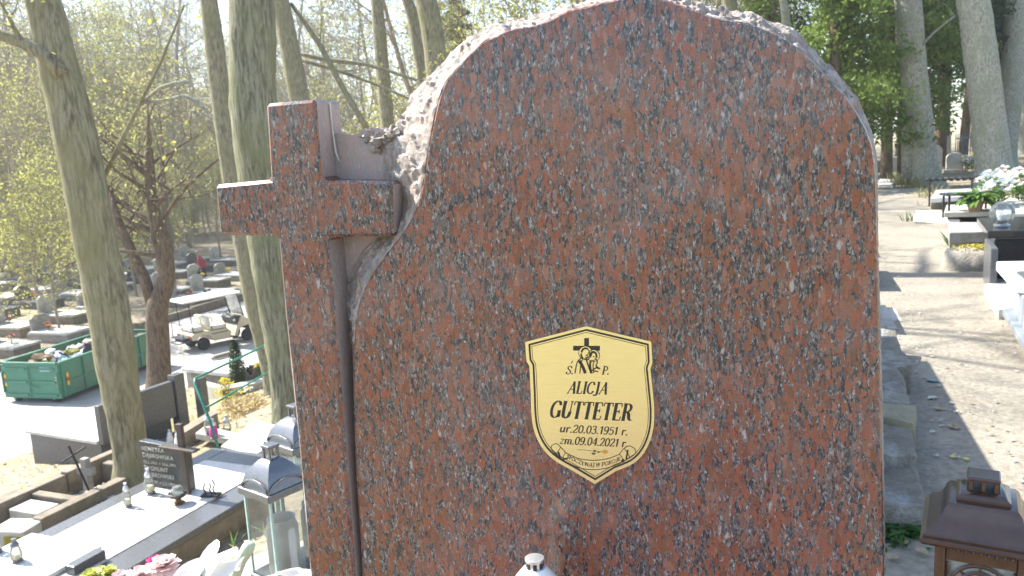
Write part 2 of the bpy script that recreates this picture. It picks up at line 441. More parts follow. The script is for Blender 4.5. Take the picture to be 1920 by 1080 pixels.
# ------------------------------------------------------------------ the red granite headstone
YAW = math.radians(17)
SN = Vector((-math.sin(YAW), -math.cos(YAW), 0))            # the stone's front faces this way
SQ = CP + ray(1000, 600)*1.27
U0 = Vector((math.cos(YAW), -math.sin(YAW), 0))
def SP(px, py, t=0.0):
    """the point of the plane t metres behind the stone's front that is seen at photo pixel (px, py)"""
    d = ray(px, py); q = SQ - SN*t
    return CP + d*((q-CP).dot(SN)/d.dot(SN))
def catmull(P, step):
    """resample a polyline of tuples smoothly"""
    P = [np.array(p, float) for p in P]; out = []
    for i in range(len(P)-1):
        p0, p1, p2, p3 = P[max(i-1, 0)], P[i], P[i+1], P[min(i+2, len(P)-1)]
        n = max(1, int(np.hypot(*(p2-p1)[:2])/step))
        for k in range(n):
            s = k/n
            out.append(.5*((2*p1) + (p2-p0)*s + (2*p0-5*p1+4*p2-p3)*s*s + (3*p1-p0-3*p2+p3)*s**3))
    out.append(P[-1]); return out
RIM = [(690,1330,684,1330,.05),(683,1080,678,1080,.05),(672,900,668,900,.05),(667,780,664,780,.05),(666,660,660,662,.05),(672,590,650,600,.05),
 (688,540,652,530,.05),(715,495,680,472,.05),(745,455,714,438,.05),(770,420,738,398,.05),(785,385,750,375,.05),(797,340,722,336,.05),
 (803,300,720,302,.05),(812,250,734,250,.065),(822,200,752,217,.075),(835,160,766,187,.085),(850,138,792,153,.09),(880,105,838,110,.09),
 (905,82,866,80,.09),(935,68,905,54,.09),(960,57,940,41,.09),(1020,45,1000,33,.09),(1060,25,1055,13,.09),(1120,10,1115,-4,.09),
 (1180,-2,1180,-14,.09),(1230,-2,1240,-14,.09),(1290,18,1300,2,.09),(1350,38,1370,20,.09),(1400,45,1430,33,.09),(1440,60,1480,51,.09),
 (1480,80,1520,84,.09),(1520,115,1553,120,.09),(1560,155,1590,163,.09),(1590,190,1613,200,.09),(1615,230,1633,240,.09),(1632,270,1642,280,.09),
 (1640,330,1646,340,.09),(1643,450,1647,455,.08),(1645,600,1651,600,.08),(1650,800,1656,800,.08),(1655,1080,1661,1080,.08),(1660,1330,1666,1330,.08)]
rim = catmull(RIM, 3.2)
head_base = SP(1150, 1330, .07)
HZ = SP(1150, 1330).z                                        # top of the plinth
headstone = thing('headstone', 'large red granite headstone with polished face, chipped edge and a carved cross', 'headstone', (head_base.x, head_base.y, HZ))
def toz(p, z): return Vector((p.x, p.y, z))
NR = 16
front, rows = [], [[] for _ in range(NR+1)]
for i, (fx, fy, ox, oy, ot) in enumerate(rim):
    top = fy < 560
    jf = 2.6*noise.noise((i*.12, 1, 0)) + 1.2*noise.noise((i*.4, 4, 0)) if (fy < 140 or (fx > 1200 and fy < 300)) else 0
    jx = 1.6*noise.noise((i*.3, 9, 0)) if fx > 1600 else 0
    p = SP(fx+jx, fy+jf); front.append(p)
    dx, dy = ox-fx, oy-fy; L = math.hypot(dx, dy) or 1
    rows[0].append(SP(fx+jx + dx/L*3.0, fy+jf + dy/L*3.0, .004))
    amp = ((.0065 if fy < 400 else .009) if fy < 640 else .002) if fx < 1600 else .003
    for k in range(1, NR+1):
        s = k/NR
        bow = math.sin(s*math.pi)*.10                       # slightly hollow chips
        tt = ot*(s**1.15)
        q = SP(fx+jx+dx*(s-bow*.5), fy+jf+dy*(s-bow*.5), max(.004, tt))
        nn = q*30
        rd = 1-2*abs(noise.noise(nn*1.7+Vector((5, 2, 1))))          # ridged: fracture crests
        dsp = amp*(noise.noise(nn) + .7*rd + .55*noise.noise(nn*3.1) + .35*noise.noise(nn*7.3) - .3)*min(1, s*4)
        if fx < 830 and fy > 230 and k == NR: dsp = .002
        q = q + Vector((SN.x*dsp, SN.y*dsp, dsp*(.8 if fy < 400 else 0))) - SN*(0)
        rows[k].append(q)
bot = lambda ps: [toz(p, HZ) if j in (0, len(ps)-1) else p for j, p in enumerate(ps)]
rows = [bot(r) for r in rows]; front = bot(front)
from mathutils.geometry import tessellate_polygon
sm = MB()
fl2 = [Vector((p.dot(U0), p.z, 0)) for p in front]
for tri in tessellate_polygon([fl2]): sm.poly([front[i] for i in tri])
sm.grid([front, rows[0]], 0)
obj('polished_slab', sm, [GRAN], headstone, world=True)
ch = MB(); ch.grid([rows[0]] + rows[1:])
back = []
for (fx, fy, ox, oy, ot), p in zip(rim, rows[NR]):
    q = p - SN*(.145-ot) ; back.append(q)
back = bot(back)
ch.grid([rows[NR], back]); ch.poly(back[::-1])
obj('chipped_edge', ch, CHIP, headstone, world=True, smooth=24)
# the recessed panel between the cross and the polished slab, rough where it breaks off at the top
pan = [(640,1335),(610,800),(575,470),(610,300),(618,258),(640,251),(663,253),(680,243),(700,240),(722,246),(738,246),(765,236),(800,240),(800,700),(800,1335)]
pp = catmull([(x, y) for x, y in pan], 4)
pf = [SP(x, y + (7*noise.noise((x*.05, 3, 0)) + 5*noise.noise((x*.19, 8, 0)) if y < 300 else 0), .052) for x, y in pp]
pbk = [SP(x, y, .052) - SN*.088 - Vector((0, 0, .004)) for x, y in pp]
pf = [toz(p, HZ) if p.z < HZ+.02 else p for p in pf]; pbk = [toz(p, HZ) if p.z < HZ+.02 else p for p in pbk]
pb = MB(); pb.poly(pf); pb.grid([pf, pbk], closed=True); pb.poly(pbk[::-1])
obj('recessed_panel', pb, SAWN, headstone, world=True)
# lumps of broken stone along the foot of the scoop
rng = random.Random(4)
for (x, y, t_, r) in [(698,258,.062,.015),(720,262,.058,.017),(741,254,.062,.016),(712,278,.054,.011)]:
    lb = MB().ball(SP(x, y, t_), (r*1.15, r, r*.8), 22, jit=1.1, seed=x)
    obj('broken_lump', lb, CHIP, headstone, world=True, smooth=20)
cross = [(497,194),(590,186),(602,338),(734,340),(736,443),(613,446),(625,560),(645,820),(665,1080),(683,1330),(600,1330),(580,1080),(557,820),(533,590),(520,444),(411,441),(402,347),(506,337)]
CT = -.004
cf = [SP(x, y, CT) for x, y in cross]; cf = [toz(p, HZ) if p.z < HZ+.05 else p for p in cf]
cm = MB(); cm.prism(cf, -SN*.088)
co = obj('cross', cm, [GRAN, SAWN], headstone, world=True, bevel=.0055, seg=1)
for f in co.data.polygons: f.material_index = 1 if abs(f.normal.dot(U0)) > .9 else 0
seam = MB()
sp = [SP(590, 187, CT) - SN*(.046) + Vector((math.cos(YAW), -math.sin(YAW), 0))*.0015 for _ in (0,)][0]
seam.tube([sp + Vector((0, 0, -.002)), sp + Vector((.001, 0, -.05)), sp + Vector((.003, 0, -.085)), sp + Vector((.008, -.002, -.10))], [.0016, .0013, .0017, .0008], 6)
obj('glue_seam', seam, flat('pale_glue', (.62, .60, .54), .5), headstone, world=True)

# plinth and ledger of the same grave (mostly below the frame, mirrored in the polish)
U = Vector((math.cos(YAW), -math.sin(YAW), 0))              # along the stone, to its right
gb = SP(1130, 1330, 0); gb = toz(gb, 0)
def gbox(mb, u0, u1, w0, w1, z0, z1):
    """box in the stone's own axes: u along it, w out of its front"""
    return mb.prism([gb + U*u + SN*w + Vector((0, 0, z0)) for u, w in ((u0, w0), (u1, w0), (u1, w1), (u0, w1))], (0, 0, z1-z0))
grave = thing('grave_ledger', 'red granite grave ledger and plinth that carries the large headstone', 'grave', (gb.x, gb.y, zg(gb.x, gb.y)), 0)
obj('plinth', gbox(MB(), -.56, .53, -.20, .06, .32, HZ-.001), GRAN, grave, world=True, bevel=.006)
obj('ledger', gbox(MB(), -.52, .49, .064, 1.85, .34, .42), GRAN, grave, world=True, bevel=.006)
obj('kerb', gbox(MB(), -.62, -.523, -.20, 1.95, -.25, .40), CONC, grave, world=True, bevel=.006)
obj('kerb', gbox(MB(), .493, .59, -.20, 1.95, -.25, .40), CONC, grave, world=True, bevel=.006)
obj('kerb', gbox(MB(), -.52, .49, 1.853, 1.95, -.25, .40), CONC, grave, world=True, bevel=.006)
obj('footing', gbox(MB(), -.52, .49, -.20, 1.85, -.25, .318), CONC, grave, world=True)

# ------------------------------------------------------------------ the name plaque
def Z(x, y, t=-.0018): return SP(960+x/3.177, 590+y/3.177, t)        # pixels of the enlarged view of the plaque
def inset(P, d):
    n = len(P); out = []
    A = sum(P[i][0]*P[(i+1) % n][1]-P[(i+1) % n][0]*P[i][1] for i in range(n)); sg = 1 if A > 0 else -1
    for i in range(n):
        a, b_, c = np.array(P[i-1]), np.array(P[i]), np.array(P[(i+1) % n])
        e1 = (b_-a)/np.hypot(*(b_-a)); e2 = (c-b_)/np.hypot(*(c-b_))
        n1 = np.array([-e1[1], e1[0]])*sg; n2 = np.array([-e2[1], e2[0]])*sg
        k = (n1+n2); k = k/max(.35, k.dot(k)/2) ; out.append(tuple(b_ + k*d))
    return out
PL = [(443,68),(830,160),(834,225),(837,285),(825,320)] + [tuple(p) for p in catmull([(825,320),(836,430),(848,570),(840,690),(800,800),(730,880),(620,930)], 20)][1:] + [(495,1007)] + \
     [tuple(p) for p in catmull([(360,927),(250,862),(180,790),(136,700),(118,600),(112,450),(105,305)], 20)] + [(88,275),(83,220),(80,162)]
m, t, b = nt('brushed_gold')
n = N(t, 'TexNoise', {'Vector': coords(t, (1, 1, 30)), 'Scale': 40, 'Detail': 4})
t.links.new(ramp(t, n.outputs[0], [(.3, (.74, .65, .29)), (.7, (.84, .76, .40))]), b.inputs['Base Color'])
b.inputs['Metallic'].default_value = .8; b.inputs['Roughness'].default_value = .27
GOLD = m
INK = flat('black_print', (.03, .024, .018), .5)
pc = Z(460, 540, 0)
plaque = thing('name_plaque', 'gold shield-shaped name plaque with black lettering stuck on the red headstone', 'plaque', pc)
pl = MB(); pl.prism([Z(x, y, -.0002) for x, y in PL], SN*.0014)
obj('plate', pl, GOLD, plaque, world=True)
PT = -.0020
def ring_print(mb, a, b_, t=PT):
    n = len(a)
    mb.grid([[Z(*p, t) for p in a] + [Z(*a[0], t)], [Z(*p, t) for p in b_] + [Z(*b_[0], t)]])
bd = MB(); ring_print(bd, inset(PL, 17), inset(PL, 28)); obj('border', bd, INK, plaque, world=True)
bd = MB(); ring_print(bd, inset(PL, 35), inset(PL, 38)); obj('border', bd, INK, plaque, world=True)
def stroke(mb, pts, a, b_, smooth=True, t=PT, step=6):
    """a line drawn with a broad pen of half width a (across) and b (up and down), in plaque pixels"""
    P = catmull(pts, step) if smooth and len(pts) > 2 else [np.array(p, float) for p in pts]
    up, dn = [], []
    for i, p in enumerate(P):
        if not smooth and len(P) > 2: pass
        d = P[min(i+1, len(P)-1)] - P[max(i-1, 0)]; L = math.hypot(*d) or 1; nx, ny = -d[1]/L, d[0]/L
        h = math.sqrt((a*nx)**2 + (b_*ny)**2) or 1; off = np.array([a*a*nx/h, b_*b_*ny/h])
        up.append(Z(*(p+off), t)); dn.append(Z(*(p-off), t))
    mb.grid([up, dn])
def circ(cx, cy, rx, ry, a0=0, a1=360, n=16): return [(cx+rx*math.cos(math.radians(a0+(a1-a0)*i/n)), cy+ry*math.sin(math.radians(a0+(a1-a0)*i/n))) for i in range(n+1)]
# letters: (width, [(weight, smooth, points)]), y up, cap height 1;  k thick, t thin
SERIF = lambda x, y, w=.13: ('t', 0, [(x-w, y), (x+w, y)])
GL = {
 'A': (.74, [('t', 0, [(.02, 0), (.46, 1)]), ('k', 0, [(.44, 1), (.60, 0)]), ('t', 0, [(.17, .34), (.54, .34)]), SERIF(.02, 0, .09), SERIF(.60, 0, .11)]),
 'L': (.62, [('k', 0, [(.16, 1), (.16, 0)]), ('t', 0, [(.06, 0), (.52, 0), (.55, .22)]), SERIF(.16, 1)]),
 'I': (.36, [('k', 0, [(.16, 1), (.16, 0)]), SERIF(.16, 1), SERIF(.16, 0)]),
 'C': (.68, [('m', 1, [(.60, .74), (.52, .96), (.34, 1), (.14, .82), (.06, .5), (.12, .16), (.32, 0), (.50, .06), (.58, .24)])]),
 'J': (.50, [('k', 1, [(.30, 1), (.30, .3), (.26, -.05), (.12, -.16), (0, -.06)]), SERIF(.30, 1)]),
 'G': (.76, [('m', 1, [(.64, .76), (.54, .97), (.36, 1), (.15, .82), (.06, .48), (.13, .14), (.32, 0), (.52, .08), (.60, .2)]), ('k', 0, [(.60, .42), (.60, .05)]), SERIF(.60, .42, .12)]),
 'U': (.78, [('k', 1, [(.15, 1), (.14, .4), (.18, .1), (.34, 0), (.52, .1), (.60, .4)]), ('t', 0, [(.60, .38), (.62, 1)]), SERIF(.15, 1), SERIF(.62, 1, .1)]),
 'T': (.70, [('k', 0, [(.34, 1), (.34, 0)]), ('t', 0, [(.02, .80), (.05, 1), (.64, 1), (.64, .80)]), SERIF(.34, 0)]),
 'E': (.66, [('k', 0, [(.16, 1), (.16, 0)]), ('t', 0, [(.06, 1), (.56, 1), (.56, .80)]), ('t', 0, [(.06, 0), (.56, 0), (.60, .22)]), ('t', 0, [(.16, .52), (.44, .52)]), ('t', 0, [(.44, .62), (.44, .42)])]),
 'R': (.76, [('k', 0, [(.16, 1), (.16, 0)]), ('m', 1, [(.16, 1), (.44, .98), (.56, .78), (.46, .56), (.16, .52)]), ('k', 1, [(.34, .52), (.46, .4), (.54, .08), (.68, 0)]), SERIF(.16, 0), SERIF(.1, 1, .08)]),
 'S': (.58, [('m', 1, [(.50, .76), (.42, .96), (.26, 1), (.11, .86), (.14, .66), (.36, .46), (.46, .26), (.38, .06), (.22, 0), (.08, .06), (.03, .26)])]),
 'P': (.66, [('k', 0, [(.16, 1), (.16, 0)]), ('m', 1, [(.16, 1), (.44, .98), (.56, .76), (.46, .52), (.16, .48)]), SERIF(.16, 0), SERIF(.1, 1, .08)]),
 'O': (.74, [('m', 1, circ(.34, .5, .28, .5, 90, 450, 12))]),
 'Z': (.62, [('t', 0, [(.04, .82), (.06, 1), (.54, 1)]), ('k', 0, [(.52, 1), (.06, 0)]), ('t', 0, [(.04, 0), (.54, 0), (.56, .2)])]),
 'Y': (.66, [('k', 0, [(.08, 1), (.32, .46)]), ('t', 0, [(.58, 1), (.32, .46)]), ('k', 0, [(.32, .48), (.32, 0)]), SERIF(.32, 0)]),
 'W': (.96, [('k', 0, [(.06, 1), (.24, 0)]), ('t', 0, [(.24, 0), (.46, 1)]), ('k', 0, [(.46, 1), (.64, 0)]), ('t', 0, [(.64, 0), (.86, 1)])]),
 'K': (.74, [('k', 0, [(.16, 1), (.16, 0)]), ('t', 0, [(.56, 1), (.18, .46)]), ('k', 0, [(.28, .58), (.60, 0)]), SERIF(.16, 0), SERIF(.16, 1)]),
 '.': (.26, [('k', 0, [(.10, .14), (.10, .0)])]), ' ': (.32, []),
 '0': (.56, [('m', 1, circ(.26, .5, .20, .5, 90, 450, 12))]),
 '1': (.44, [('k', 0, [(.24, 1), (.24, 0)]), ('t', 0, [(.06, .8), (.24, 1)])]),
 '2': (.54, [('m', 1, [(.06, .76), (.14, .96), (.30, 1), (.42, .84), (.38, .58), (.20, .3), (.04, .02)]), ('k', 0, [(.02, .04), (.44, .04)]), ('t', 0, [(.44, 0), (.47, .2)])]),
 '3': (.52, [('m', 1, [(.06, .82), (.16, .98), (.30, .98), (.40, .8), (.32, .6), (.18, .54)]), ('m', 1, [(.18, .54), (.36, .48), (.43, .26), (.32, .03), (.14, 0), (.04, .16)])]),
 '4': (.56, [('k', 0, [(.36, 1), (.36, 0)]), ('t', 0, [(.36, 1), (.02, .30), (.50, .30)])]),
 '5': (.52, [('k', 0, [(.12, .96), (.44, .96)]), ('t', 0, [(.12, 1), (.08, .56)]), ('m', 1, [(.08, .54), (.26, .64), (.42, .46), (.40, .18), (.22, 0), (.04, .14)])]),
 '9': (.54, [('m', 1, circ(.25, .70, .19, .30, 90, 450, 10)), ('m', 1, [(.44, .72), (.44, .4), (.34, .1), (.16, 0), (.06, .12)])]),
 'u': (.60, [('k', 1, [(.10, .66), (.10, .2), (.18, .02), (.32, .08), (.42, .24)]), ('k', 0, [(.44, .68), (.44, .02)])]),
 'r': (.46, [('k', 0, [(.12, .66), (.12, 0)]), ('t', 1, [(.12, .36), (.22, .60), (.38, .66)]), ('k', 0, [(.36, .66), (.36, .54)])]),
 'z': (.50, [('k', 0, [(.04, .62), (.42, .62)]), ('t', 0, [(.42, .62), (.04, .03)]), ('k', 0, [(.02, .04), (.44, .04)])]),
 'm': (.86, [('k', 0, [(.10, .66), (.10, 0)]), ('t', 1, [(.10, .4), (.22, .62), (.36, .62), (.40, .46)]), ('k', 0, [(.40, .5), (.40, 0)]), ('t', 1, [(.40, .4), (.52, .62), (.66, .62), (.70, .46)]), ('k', 0, [(.70, .5), (.70, 0)])]),
}
def write(name, text, x0, x1, y0, y1, cap, slant, thick, thin, bend=None):
    """one printed line from (x0, y0) to (x1, y1) along its baseline"""
    tot = sum(GL[c][0] for c in text); sx = math.hypot(x1-x0, y1-y0)/tot; mb = MB(); cur = 0
    for c in text:
        w, st = GL[c]
        for wt, sm_, pts in st:
            q = []
            for gx, gy in pts:
                s = (cur+gx)*sx/(tot*sx)
                bx, by = (x0+(x1-x0)*s, y0+(y1-y0)*s) if bend is None else bend(s)
                q.append((bx + gy*cap*slant, by - gy*cap))
            a, b_ = {'k': (thick, thin), 't': (thin*1.1, thin), 'm': (thick*.85, thin)}[wt]
            if sm_: stroke(mb, q, a, b_, True, step=max(2, cap*.07))
            else:
                for p, r in zip(q, q[1:]): stroke(mb, [p, r], a, b_, False)
        cur += w
    return obj(name, mb, INK, plaque, world=True)
write('lettering', 'ALICJA', 330, 566, 468, 474, 70, .20, 6.5, 2.2)
write('lettering', 'GUTTETER', 222, 712, 612, 632, 98, .20, 9.5, 2.8)
write('lettering', 'ur.20.03.1951 r.', 282, 690, 700, 720, 46, .22, 4.6, 1.8)
write('lettering', 'zm.09.04.2021 r.', 282, 690, 770, 790, 46, .22, 4.6, 1.8)
write('lettering', 'S.', 320, 366, 354, 356, 48, .22, 4.6, 1.8)
write('lettering', 'P.', 534, 578, 356, 358, 48, .22, 4.6, 1.8)
ac = MB(); stroke(ac, [(352, 290), (362, 276)], 3, 2.2, False); obj('lettering', ac, INK, plaque, world=True)
rib = catmull([(330, 850), (420, 890), (490, 900), (570, 890), (645, 862)], 4)
def ribbon(s): p = rib[min(len(rib)-1, max(0, int(s*(len(rib)-1))))]; return p[0], p[1]+6
write('lettering', 'SPOCZYWAJ W POKOJU', 0, 315, 0, 0, 22, .1, 2.1, 1.2, ribbon)
# printed emblem: a plain cross with two haloed heads leaning together in robes
em = MB()
for a in ((430, 140, 458, 252), (364, 186, 524, 214)):
    em.poly([Z(a[0], a[1], PT), Z(a[2], a[1], PT), Z(a[2], a[3], PT), Z(a[0], a[3], PT)])
obj('printed_cross', em, INK, plaque, world=True)
gh = MB()
for c in ((437, 228, 40), (485, 245, 36)): gh.poly([Z(x, y, PT-.0004) for x, y in circ(c[0], c[1], c[2], c[2], 0, 360, 24)[:-1]])
obj('halo', gh, GOLD, plaque, world=True)
fg = MB(); E2 = PT-.0008
for c in ((437, 228, 40), (485, 245, 36)): stroke(fg, circ(c[0], c[1], c[2], c[2], 0, 360, 20), 1.6, 1.6, True, E2)
for P, w in [([(420,215),(432,204),(450,206),(460,222),(462,244),(450,258),(436,252)],2.4), ([(414,226),(420,208),(436,200),(452,204)],4.5), ([(412,232),(414,250),(424,262)],4.5),
             ([(470,240),(478,228),(492,228),(500,242),(498,262),(486,274),(474,270)],2.2), ([(466,250),(470,228),(486,220),(502,232),(506,256)],3.2),
             ([(412,258),(388,285),(374,350)],2.6), ([(424,262),(410,290),(404,350)],2.2), ([(400,275),(420,310),(436,350)],7), ([(440,258),(452,300),(470,350)],3),
             ([(470,272),(464,300),(472,350)],4.5), ([(488,276),(482,310),(488,345)],2), ([(500,262),(508,285),(500,305),(520,322)],2.6), ([(476,335),(500,318),(524,324)],3), ([(480,348),(496,336),(512,342)],2.4),
             ([(440,238),(446,246)],2.5), ([(430,262),(446,270),(456,262)],3), ([(482,250),(492,252)],2)]:
    stroke(fg, P, w*1.15, w*1.15, True, E2)
obj('emblem_figures', fg, INK, plaque, world=True)
fl = MB(); stroke(fl, [(390, 806), (430, 806), (480, 812), (545, 818)], 1.2, 1.2)
for c in ((492, 812, 9, 6), (486, 828, 12, 7), (516, 820, 8, 4)): fl.poly([Z(x, y, PT) for x, y in circ(*c, 0, 360, 10)[:-1]])
obj('printed_stem', fl, flat('olive_print', (.13, .11, .05)), plaque, world=True)
fl = MB(); fl.poly([Z(x, y, PT-.0002) for x, y in circ(553, 818, 17, 11, 0, 360, 12)[:-1]]); obj('printed_bloom', fl, flat('orange_print', (.65, .30, .04)), plaque, world=True)
rb = MB()
for P in [[(318,822),(400,858),(488,868),(570,858),(640,832)], [(305,868),(400,912),(490,924),(580,910),(660,878)], [(318,822),(306,845),(305,868)], [(640,832),(656,852),(660,878)],
          [(236,780),(262,768),(290,790),(318,822)], [(232,800),(262,832),(296,856)], [(236,780),(232,800)], [(262,832),(276,812),(290,790)], [(640,832),(668,796),(700,782),(732,800)], [(660,880),(700,850),(738,826)], [(732,800),(738,826)], [(668,796),(690,826),(700,850)]]:
    stroke(rb, P, 2.0, 2.0)
for P in [[(276,818),(286,850)], [(690,806),(680,862)], [(300,862),(330,856)], [(650,874),(668,862)]]: stroke(rb, P, 5, 5, False)
obj('printed_ribbon', rb, INK, plaque, world=True)
# ------------------------------------------------------------------ trees
def add_leaves(name, pts, size, mat, parent, seed=0, aspect=1.0, jit=.5, droop=0.0):
    """many small leaf faces at the given points, one mesh"""
    r = np.random.default_rng(seed); P = np.array(pts, np.float32); n = len(P)
    a = r.normal(size=(n, 3)); a[:, 2] -= droop; a /= np.linalg.norm(a, axis=1)[:, None]
    b_ = r.normal(size=(n, 3)); b_ -= a*(a*b_).sum(1)[:, None]; b_ /= np.linalg.norm(b_, axis=1)[:, None]
    s = size*(1 + jit*(r.random(n)*2-1)); a *= (s*aspect)[:, None]; b_ *= (s*.55)[:, None]
    V = np.stack([P-a, P+b_*.9-a*.1, P+a, P-b_*.9-a*.1], 1).reshape(-1, 3)
    me = bpy.data.meshes.new(name); me.vertices.add(4*n); me.vertices.foreach_set('co', V.ravel())
    me.loops.add(4*n); me.loops.foreach_set('vertex_index', np.arange(4*n, dtype=np.int32))
    me.polygons.add(n); me.polygons.foreach_set('loop_start', np.arange(0, 4*n, 4, dtype=np.int32)); me.polygons.foreach_set('loop_total', np.full(n, 4, np.int32))
    me.update(calc_edges=True); me.materials.append(mat)
    o = bpy.data.objects.new(name, me); COL.objects.link(o); o.parent = parent; return o
def limb(mb, rng, p, d, L, r, depth, leaf, upturn=.25, kids=(5, 4, 3), wander=.28, k=6, spread=.9, leafn=6, leafr=.35, minr=.004):
    """a limb with its side branches; leaf collects points along the thin ones"""
    n = max(3, int(4 + L*1.2)) if depth else 3
    pts = [p.copy()]; rs = [r]; d = d.normalized()
    for i in range(n):
        d = (d + Vector((rng.gauss(0, 1), rng.gauss(0, 1), rng.gauss(0, 1)))*wander/n**.5 + Vector((0, 0, upturn/n))).normalized()
        pts.append(pts[-1] + d*(L/n)); rs.append(max(minr, r*(1-.85*(i+1)/n)))
    mb.tube(pts, rs, k if depth > 1 else (4 if depth else 3), cap=False)
    if depth <= 1 and leaf is not None:
        for _ in range(leafn if depth == 0 else leafn//2):
            q = pts[rng.randrange(1, len(pts))]; leaf.append(q + Vector((rng.gauss(0, 1), rng.gauss(0, 1), rng.gauss(0, 1)))*leafr*.5)
    if depth:
        for j in range(kids[depth-1]):
            s = .25 + .75*(j+rng.random())/kids[depth-1]; i = min(n-1, int(s*n)); f = s*n-i
            q = pts[i].lerp(pts[i+1], min(1, f)); td = (pts[i+1]-pts[i]).normalized()
            sd = td.orthogonal(); sd.rotate(Matrix.Rotation(rng.random()*6.283, 3, td)); 
            limb(mb, rng, q, td*(1-spread*.55) + sd*spread, L*(.62-.25*s)*rng.uniform(.7, 1.2), max(minr, rs[i]*.55), depth-1, leaf, upturn, kids, wander, k, spread, leafn, leafr, minr)
def crown_top(mb, rng, pts, rs, H, leaf, z0, nl=9, LL=3.2, **kw):
    """limbs off the upper part of a trunk polyline, above height z0"""
    cand = [i for i in range(len(pts)-1) if pts[i].z > z0]
    for j in range(nl):
        i = cand[int(len(cand)*(j+.5)/nl)] if cand else len(pts)-2
        q = pts[i].lerp(pts[i+1], rng.random()); a = rng.random()*6.283; s = j/nl
        limb(mb, rng, q, Vector((math.cos(a), math.sin(a), rng.uniform(.2, .7))), LL*(1.1-.5*s)*rng.uniform(.8, 1.2), max(.015, rs[i]*.42), 2, leaf, **kw)
def near_tree(name, label, pxs, mat, base=None, H=15, nl=9, seed=1, leafmat=None, leaf_n=6, z0=None, k=18, wob=.14, flare=1.35, extra=(), LL=3.4, group=None, depth_y=None, lsize=.035):
    """trunk traced as (x, y, width) photo pixels from the foot up, standing where its foot meets the ground"""
    rng = random.Random(seed)
    if base is None: base = ground(pxs[0][0], pxs[0][1])
    y = base.y if depth_y is None else depth_y
    pts, rs = [], []
    for (x, yy, w) in pxs:
        p = ony(x, yy, y); pts.append(p); rs.append(w/2/F*(p-CP).dot(CM @ Vector((0, 0, -1))))
    P = [tuple(p)+(r,) for p, r in zip(pts, rs)]
    fine = []
    for i in range(len(P)-1):
        p0, p1, p2, p3 = [np.array(P[max(0, min(len(P)-1, i+q))]) for q in (-1, 0, 1, 2)]
        n = max(1, int(np.linalg.norm((p2-p1)[:3])/.18))
        for kk in range(n):
            s = kk/n; fine.append(.5*(2*p1 + (p2-p0)*s + (2*p0-5*p1+4*p2-p3)*s*s + (3*p1-p0-3*p2+p3)*s**3))
    fine.append(np.array(P[-1]))
    pts = [Vector(p[:3]) for p in fine]; rs = [float(p[3]) for p in fine]
    gz = zg(pts[0].x, pts[0].y)
    if pts[0].z > gz - .1:                                   # run the foot into the ground
        d0 = (pts[0]-pts[min(4, len(pts)-1)]).normalized(); n = max(1, int((pts[0].z-gz+.15)/.2)); ad = [pts[0] + d0*((pts[0].z-gz+.15)/max(.3, -d0.z))*(q+1)/n for q in range(n)]
        pts = ad[::-1] + pts; rs = [rs[0]]*n + rs
    for i in range(len(pts)):
        h = pts[i].z-gz
        if h < .7: rs[i] *= 1 + (flare-1)*max(0, 1-h/.7)**2
    d = (pts[-1]-pts[-3]).normalized(); p = pts[-1].copy(); r0 = rs[-1]; top = gz+H; n0 = len(pts); h0 = p.z
    while p.z < top:
        d = (d + Vector((rng.gauss(0, .04), rng.gauss(0, .04), .04))).normalized(); p = p + d*.6; pts.append(p.copy()); rs.append(max(.02, r0*(1-.9*(p.z-h0)/max(1, top-h0))))
    root = thing(name, label, 'tree', (pts[0].x, pts[0].y, gz), 0, group)
    tr = MB(); tr.tube(pts, rs, k, wob=wob)
    obj('trunk', tr, mat, root, smooth=True, world=True)
    wood, leaf = MB(), []
    crown_top(wood, rng, pts, rs, H, leaf, max(gz+H*.42, 2.8+.26*pts[0].y) if z0 is None else z0, nl, LL, leafn=leaf_n)
    for e in extra:                                          # limbs seen in the photo: list of (x, y, width)
        ep = [ony(x, yy, y+e[0]) for x, yy, w in e[1]]; er = [w/2/F*y for x, yy, w in e[1]]
        fe = catmull([tuple(q)+(rr,) for q, rr in zip(ep, er)], .25)
        q = [Vector(z_[:3]) for z_ in fe]; qr = [float(z_[3]) for z_ in fe]
        lm_ = MB(); lm_.tube(q, qr, 8, cap=True, wob=.1)
        for _ in range(e[2]):
            i = rng.randrange(len(q)//3, len(q)); a = rng.random()*6.283
            limb(lm_, rng, q[i], Vector((math.cos(a), rng.uniform(-.5, .5), math.sin(a)*.7+.2)), rng.uniform(.5, 1.3), qr[i]*.45, 1, leaf, kids=(4, 3, 3), leafn=leaf_n, minr=.003)
        obj('limb', lm_, e[3] if len(e) > 3 else mat, root, smooth=True, world=True)
    obj('branches', wood, mat if leafmat else mat, root, smooth=True, world=True)
    if leafmat and leaf:
        L = root.location; add_leaves('crown', [(q.x-L.x, q.y-L.y, q.z-L.z) for q in leaf], lsize, leafmat, root, seed)
    return root
near_tree('leaning_tree', 'mossy trunk of a leaning tree beside the black lettered gravestone', [(252,908,62),(236,800,64),(205,600,72),(180,450,76),(150,300,76),(118,150,72),(92,40,66),(80,0,62)], BARK_T1, H=14, seed=3, leafmat=LEAF_Y,
   extra=[(-.2, [(118,140,30),(80,100,26),(40,78,22),(-30,55,16),(-120,20,9)], 5), (.3, [(196,330,9),(230,260,8),(262,196,7),(300,120,6),(345,10,4)], 4), (.4, [(266,192,6),(300,165,8),(330,156,8),(358,154,6)], 0, BARK_PALE), (.4, [(266,194,5),(320,186,6),(346,180,9),(368,190,9),(394,212,5)], 0, BARK_PALE), (-.1, [(140,250,24),(122,246,22),(112,240,12)], 0), (-.1, [(180,420,20),(164,416,16)], 0)])  # the two fork limbs take pale bark to imitate sunlight on them
